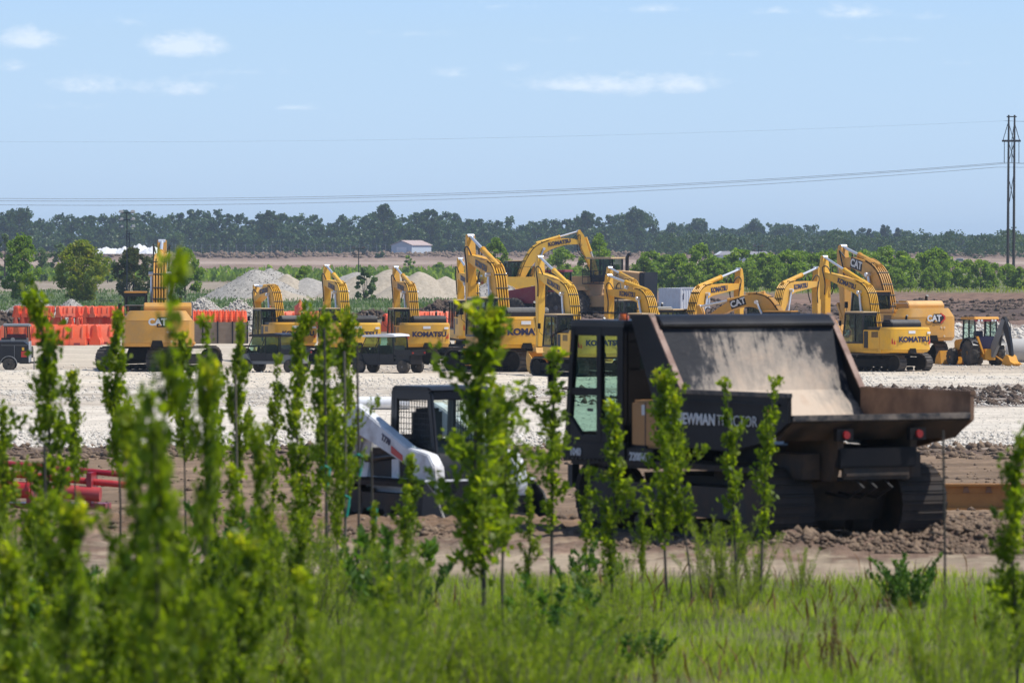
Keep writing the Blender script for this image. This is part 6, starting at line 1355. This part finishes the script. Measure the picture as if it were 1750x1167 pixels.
S_ = [(120, 880, 33, 2, 'very near blurred low clump below the red rails', .8, 0), (190, 960, 36, 5, 'blurred low sapling at the bottom left', 1.0, 0), (420, 930, 38, 2, 'blurred low sapling under the thin dark sapling', 1.0, 0), (520, 980, 37, 4, 'blurred low sapling at the bottom below the loader rear', 1.1, 0), (20, 940, 35, 4, 'blurred low sapling in the bottom left corner', 1.1, 0), (660, 1000, 42, 5, 'blurred low sapling at the bottom below the loader', .9, 0), (6, 700, 58, 1, 'sapling cut by the left edge of the picture', 1, 0), (80, 525, 57, 0, 'sapling with a green tie standing before the orange barriers', 1.1, 0), (132, 640, 66, 3, 'slim sapling just right of the one with the green tie', .9, 0),
      (201, 540, 68, 1, 'sapling standing before the left track of the ochre excavator', .95, 0), (265, 450, 30, 6, 'very near blurred sapling covering the ochre boom', .8, .0), (228, 715, 34, 2, 'near blurred bushy sapling left of the ochre tail', .75, 0),
      (318, 575, 66, 3, 'slim sapling beneath the right corner of the ochre tail', .9, 0), (352, 645, 37, 2, 'near blurred sapling in front of the panel wall', .62, 0), (368, 545, 64, 6, 'thin sapling before the panel wall of drums', 1.1, 0),
      (410, 560, 67, 1, 'dark sapling left of the small low boomed excavator', .8, 0), (443, 745, 46, 2, 'blurred low sapling below the raked windscreen vehicle', .8, 0), (468, 610, 72, 6, 'thin sapling before the raked windscreen vehicle', 1, 0),
      (513, 550, 66, 0, 'leafy sapling between the two utility vehicles', .95, 0), (556, 545, 63, 1, 'sapling tied to a tall stake left of the black vehicle', 1.0, 0), (592, 548, 69, 2, 'dense sapling covering the front of the black vehicle', .9, 0), (578, 700, 60, 5, 'short sapling just left of the track loader arm', .8, 0),
      (700, 780, 61, 3, 'short sapling in front of the track loader tracks', .9, 0), (690, 830, 58, 6, 'low thin sapling below the loader arm', 1, 0), (826, 540, 54, 2, 'large near sapling between track loader and dumper', 1.15, 0), (862, 665, 56, 5, 'bushy sapling overlapping the large near one', 1.0, 0),
      (940, 600, 64, 6, 'slim sapling just left of the dumper cab', 1.2, 0), (905, 835, 62, 4, 'low sapling before the loader bucket', .9, 0), (1048, 690, 63, 4, 'sapling in front of the dumper cab door', 1.2, 0), (1000, 800, 65, 6, 'low thin sapling below the dumper cab corner', 1, 0),
      (1142, 645, 64.5, 2, 'sharp full sapling in front of the dumper lettering', .95, rad(1)), (1185, 680, 63, 5, 'yellow green sapling right of the sharp full one', .8, rad(5)), (1262, 650, 64, 6, 'thin sapling rising past the end of the dumper lettering', .85, rad(2)), (1300, 645, 65, 6, 'leaning thin sapling in front of the dumper bed', .95, rad(7)),
      (1736, 755, 48, 0, 'blurred sapling at the right edge of the picture', 1.0, 0), (1700, 1000, 50, 6, 'short blurred sapling left of the right edge one', 1, 0), (300, 850, 32, 5, 'very near blurred clump low at the left', .7, 0),
      (80, 860, 45, 2, 'low blurred sapling under the red implement', .9, 0), (400, 800, 52, 4, 'low sapling left of the blurred low one', 1, 0), (640, 860, 60, 4, 'low sapling under the loader track', .8, 0), (505, 820, 58, 5, 'low sapling below the gap between the utility vehicles', .8, 0), (1100, 860, 62, 5, 'low sapling left of the sharp full one', .7, 0)]
for (px, yt, d, k, lab, wf, ln) in S_: sap(px, yt, d, k, lab, wf * (.78 if px < 620 and yt < 800 else 1), ln)
# stakes with green ties
for i, (px, yt, yb, d, tie, lab) in enumerate(((556, 560, 0, 62.8, 800, 'tall thin stake beside the sapling left of the black vehicle'), (612, 590, 0, 64, 780, 'dark stake with a green tie crossing the rear of the track loader'), (590, 600, 0, 66, 850, 'pale stake standing between the dense sapling and the loader'), (404, 640, 0, 66.5, 0, 'pale stake low beside the dark sapling'), (78, 760, 0, 56.8, 1060, 'short stake tied to the left sapling with a green band'), (1613, 735, 0, 55, 0, 'thin dark dry stalk rising past the dumper tail'), (636, 770, 0, 63, 870, 'short stake with green tie below the loader'))):
    z1 = CAMZ + (HOR - yt) * d / F; x = (px - 875) / F * d
    r = thing('stake' if i != 5 else 'dry_stalk', lab, 'stake' if i != 5 else 'dry plant', (x, d - .06, 2.9), 0, 'stakes among the saplings' if i != 5 else None)
    mb = MB(); mb.tube([(0, 0, 0), (.01, 0, (z1 - 2.9) * .5), (-.01, 0, z1 - 2.9)], .014 if i != 5 else .012, 6); mb.build('rod', M['drybark'] if i in (2, 3) else M['bark'], r)
    if tie:
        zt = CAMZ + (HOR - tie) * d / F - 2.9; mb = MB(); mb.tube([(-.05, .02, zt), (.0, -.03, zt + .03), (.05, .02, zt), (.04, .0, zt - .1), (.02, -.02, zt - .22)], .014, 5); mb.build('tie', M['green_tie'], r)
    if i == 5:
        C = nr.normal(0, .03, (60, 3)) + np.stack([np.zeros(60), np.zeros(60), nr.uniform(.2, z1 - 2.95, 60)], 1); V, Fq = kites(C, nr.uniform(.03, .07, 60), asp=.2); npmesh('dry_leaf', V, Fq, M['dock'], r)
# ------------------------------------------------------------------ weeds
def weed_mesh(k, H=1.0, stems=12, spread=.35, leaves=150, size=(.03, .07), asp=.13):
    g = np.random.default_rng(700 + k); mb = MB(); C = []; D = []
    for s in range(stems):
        a = g.random() * 6.28; r0 = g.random() * .08; L_ = H * g.uniform(.6, 1.05); ln = spread * g.uniform(.2, 1.2)
        b = Vector((math.cos(a) * r0, math.sin(a) * r0, -.03)); e = b + Vector((math.cos(a) * ln * L_, math.sin(a) * ln * L_, L_)); c = b.lerp(e, .5) + Vector((0, 0, .08 * L_)); pts = catmull([b, c, e], 5)
        mb.tube(pts, list(np.linspace(.006, .002, len(pts))), 4)
        t = g.random(leaves) ** .8; i = np.minimum((t * (len(pts) - 1)).astype(int), len(pts) - 2); f = t * (len(pts) - 1) - i; P = np.array([p[:] for p in pts]); q = P[i] * (1 - f[:, None]) + P[i + 1] * f[:, None]
        dd = g.normal(size=(leaves, 3)); dd[:, 2] = np.abs(dd[:, 2]) + 1.1; C.append(q + dd * .018); D.append(dd)
    C = np.concatenate(C); D = np.concatenate(D); V, Fq = kites(C, g.uniform(*size, len(C)), asp=asp, dirs=D, spread=.3); return mb, V, Fq
def weed_proto(name, k, mat, stem, **kw):
    r = thing(name, None, 'weed', (0, 0, -500)); mb, V, Fq = weed_mesh(k, **kw); mb.build('stem', stem, r); npmesh('leaf_mass', V, Fq, mat, r); return r
WP = {'f': [weed_proto('feathery_weed', k, M['weed'], M['drybark'], stems=16, spread=[.25, .4, .6][k], leaves=190) for k in range(3)],
      'l': [weed_proto('leafy_weed', 10 + k, M['thistle'], M['bark'], stems=9, spread=.6, leaves=60, size=(.07, .16), asp=.35) for k in range(2)],
      'd': [weed_proto('dry_weed', 20 + k, M['dock'], M['drybark'], stems=4, spread=.3, leaves=170, size=(.02, .045), asp=.5) for k in range(2)]}
WU = {}
def weed(kind, px, ytop, d, lab, wf=1.0, grp=None):
    k = rng.randrange(len(WP[kind])); p = WP[kind][k]; o = p if not WU.get((kind, k)) else copy_tree(p); WU[(kind, k)] = 1
    H = CAMZ + (HOR - ytop) * d / F - 2.97; o.location = ((px - 875) / F * d, d, 2.96); o.scale = (H * wf, H * wf, H); o.rotation_euler.z = rng.random() * 6.28; o['label'] = lab; o['category'] = 'weed'; o['group'] = grp or 'weeds in the foreground'
for a in ((1240, 880, 64.5, 'f', 'tall feathery weed standing in front of the dumper tracks', 1.3), (1205, 900, 65, 'f', 'feathery weed left of the tall one by the dumper tracks', 1.1), (1290, 905, 65.5, 'f', 'feathery weed right of the tall one by the dumper tracks', 1.2), (1265, 960, 63, 'f', 'low broad feathery weed at the grass edge', 1.3),
          (1060, 945, 60, 'f', 'feathery weed rising from the grass left of the sharp sapling', 1.0), (1090, 1010, 56, 'f', 'sprawling feathery weed leaning right over the grass', 1.8), (1030, 1040, 55, 'f', 'dark base feathery weed in the grass below the dumper cab', 1.3), (1120, 1075, 55, 'l', 'dark leafy weed beside the sprawling feathery one', 1.6),
          (1552, 948, 64, 'l', 'bright leafy thistle like weed below the dumper tail', 1.25), (1530, 960, 64.3, 'l', 'second leafy weed crowding the thistle like one', 1.2), (1575, 965, 63.8, 'l', 'right hand leafy weed of the clump below the dumper tail', 1.1), (1415, 1035, 53.5, 'd', 'brown dry weed in the grass at the bottom right', 1.0), (1360, 1080, 53, 'd', 'short brown dry weed left of the taller brown one', 1.0), (1440, 1060, 53, 'd', 'brown dry weed right of the taller brown one', .8),
          (1370, 935, 66, 'f', 'small wiry weed at the edge of the tan track', 1.0), (930, 990, 55, 'l', 'dark leafy weed with pale flowers left of centre right', 1.3), (960, 1030, 54, 'l', 'dark leafy weed low in the grass left of the feathery clump', 1.4), (990, 930, 62, 'l', 'leafy weed at the grass edge below the loader bucket', 1.1),
          (1590, 1020, 45, 'f', 'blurred feathery weed at the bottom right', .8), (1640, 1010, 44, 'f', 'blurred upright weed right of the other blurred one', .7), (1690, 1040, 46, 'f', 'blurred feathery weed near the right edge', .9)):
    weed(a[3], a[0], a[1], a[2], a[4], a[5])
g_ = random.Random(3); n_ = 0
for (x0, x1, yt0, yt1, d0, d1, n) in ((-60, 640, 1000, 1110, 34, 46, 10), (0, 700, 860, 980, 50, 64, 14), (620, 960, 1010, 1110, 40, 50, 10), (380, 640, 850, 930, 58, 70, 12), (680, 1000, 960, 1040, 55, 66, 8), (880, 1060, 1050, 1120, 45, 52, 4)):
    for k in range(n):
        px = g_.uniform(x0, x1); side = 'at the bottom left' if d1 < 50 else 'under the left saplings' if x1 < 710 else 'below the gap between loader and dumper'
        kd = 'f' if g_.random() < (.97 if d1 < 52 else .7) else 'l'
        weed(kd, px, g_.uniform(yt0, yt1), g_.uniform(d0, d1), ('blurred feathery weed ' if kd == 'f' and d1 < 52 else 'feathery weed ' if kd == 'f' else 'broad leafy weed ') + side, g_.uniform(.8, 1.4), ('feathery' if kd == 'f' else 'leafy') + ' weeds ' + side + (' near' if d1 < 52 else '') if False else ('feathery weeds ' if kd == 'f' else 'leafy weeds ') + ('in front' if kd == 'f' and d1 < 52 else 'behind') + ' ' + side)
# ------------------------------------------------------------------ grass
def grass():
    g = np.random.default_rng(9); n = 120000; d = g.uniform(34, 71.6, n); x = g.uniform(-.105, .105, n) * d
    dens = fbm(x / .7, d / .9, 3, 91); edge = np.clip((69.6 + 3.6 * (fbm(x / 1.3, d / 1.3, 3, 17) - .5) - d) / .9, -.3, 1) ; px = x / d * F + 875
    keep = (g.random(n) < np.clip((dens - .28) * 3.2, .10, 1)) & (g.random(n) < edge + .25 * (fbm(x, d, 2, 4) > .5)); d, x, dens = d[keep], x[keep], dens[keep]; n = len(d)
    h = g.uniform(.05, .17, n) * (.4 + dens * 1.3); w = g.uniform(.006, .013, n); a = g.random(n) * 6.28; ln = g.uniform(.05, .55, n) * h; la = g.random(n) * 6.28
    z = ground_fields(x, d)[0] - .01; cx, cy = np.cos(a) * w / 2, np.sin(a) * w / 2; lx, ly = np.cos(la) * ln, np.sin(la) * ln
    V = np.stack([np.stack([x - cx, d - cy, z], 1), np.stack([x + cx, d + cy, z], 1), np.stack([x + cx * .8 + lx * .35, d + cy * .8 + ly * .35, z + h * .6], 1), np.stack([x - cx * .8 + lx * .35, d - cy * .8 + ly * .35, z + h * .6], 1), np.stack([x + lx, d + ly, z + h], 1)], 1).reshape(-1, 3)
    i = np.arange(n) * 5; Fq = np.concatenate([np.stack([i, i + 1, i + 2], 1), np.stack([i, i + 2, i + 3], 1), np.stack([i + 3, i + 2, i + 4], 1)])
    npmesh('grass', V, Fq, M['grass'], kind='stuff')
grass()
def tufts(name, n, d0, d1, px0, px1, h0, h1, mat, seed, dens=.45, wd=.05):
    g = np.random.default_rng(seed); d = np.exp(g.uniform(np.log(d0), np.log(d1), n)); x = (g.uniform(px0, px1, n) - 875) / F * d
    k = fbm(x / 8, d / 12, 3, seed) > dens; x, d = x[k], d[k]; n = len(x); z = ground_fields(x, d)[0]; h = g.uniform(h0, h1, n)
    C = np.stack([x, d, z + h * .4], 1); D = g.normal(0, .35, (n, 3)); D[:, 2] = 1; V, Fq = kites(C, h, asp=wd, dirs=D, spread=.05); npmesh(name, V, Fq, mat, kind='stuff')
tufts('dead_stalks', 900, 50, 70, 300, 1800, .15, .45, M['dock'], 37, .3, .06)
tufts('pale_dead_grass', 5000, 48, 70, 300, 1800, .06, .2, M['drybark'], 38, .45, .07)
tufts('rough_grass', 26000, 560, 930, -60, 800, .15, .7, M['pale_leaf'], 31, .40, .3)
tufts('verge_grass', 12000, 880, 1250, 700, 1800, .2, .8, M['weed'], 32, .38, .3)
tufts('field_scrub', 9000, 1180, 1450, -60, 1000, .6, 2.6, M['midtree_leaf'], 33, .52, .6)
# pull the prototypes nobody used out of the scene
for o in [o for o in COL.objects if o.parent is None and o.location.z < -100]:
    for c in list(o.children_recursive): bpy.data.objects.remove(c)
    bpy.data.objects.remove(o)
# ------------------------------------------------------------------ haze
mb = MB(); mb.box(-3200, 3200, -300, 6800, -3, 33.5); hz = mb.build('haze', [], smooth=False); hz['kind'] = 'stuff'
hm = bpy.data.materials.new('haze_air'); hm.use_nodes = True; N_ = hm.node_tree.nodes; N_.remove(N_['Principled BSDF'])
pv = N_.new('ShaderNodeVolumePrincipled'); pv.inputs['Color'].default_value = (.62, .78, 1.0, 1); pv.inputs['Density'].default_value = HAZE; pv.inputs['Anisotropy'].default_value = 0.2
hm.node_tree.links.new(pv.outputs[0], N_['Material Output'].inputs['Volume']); hz.data.materials.clear(); hz.data.materials.append(hm)
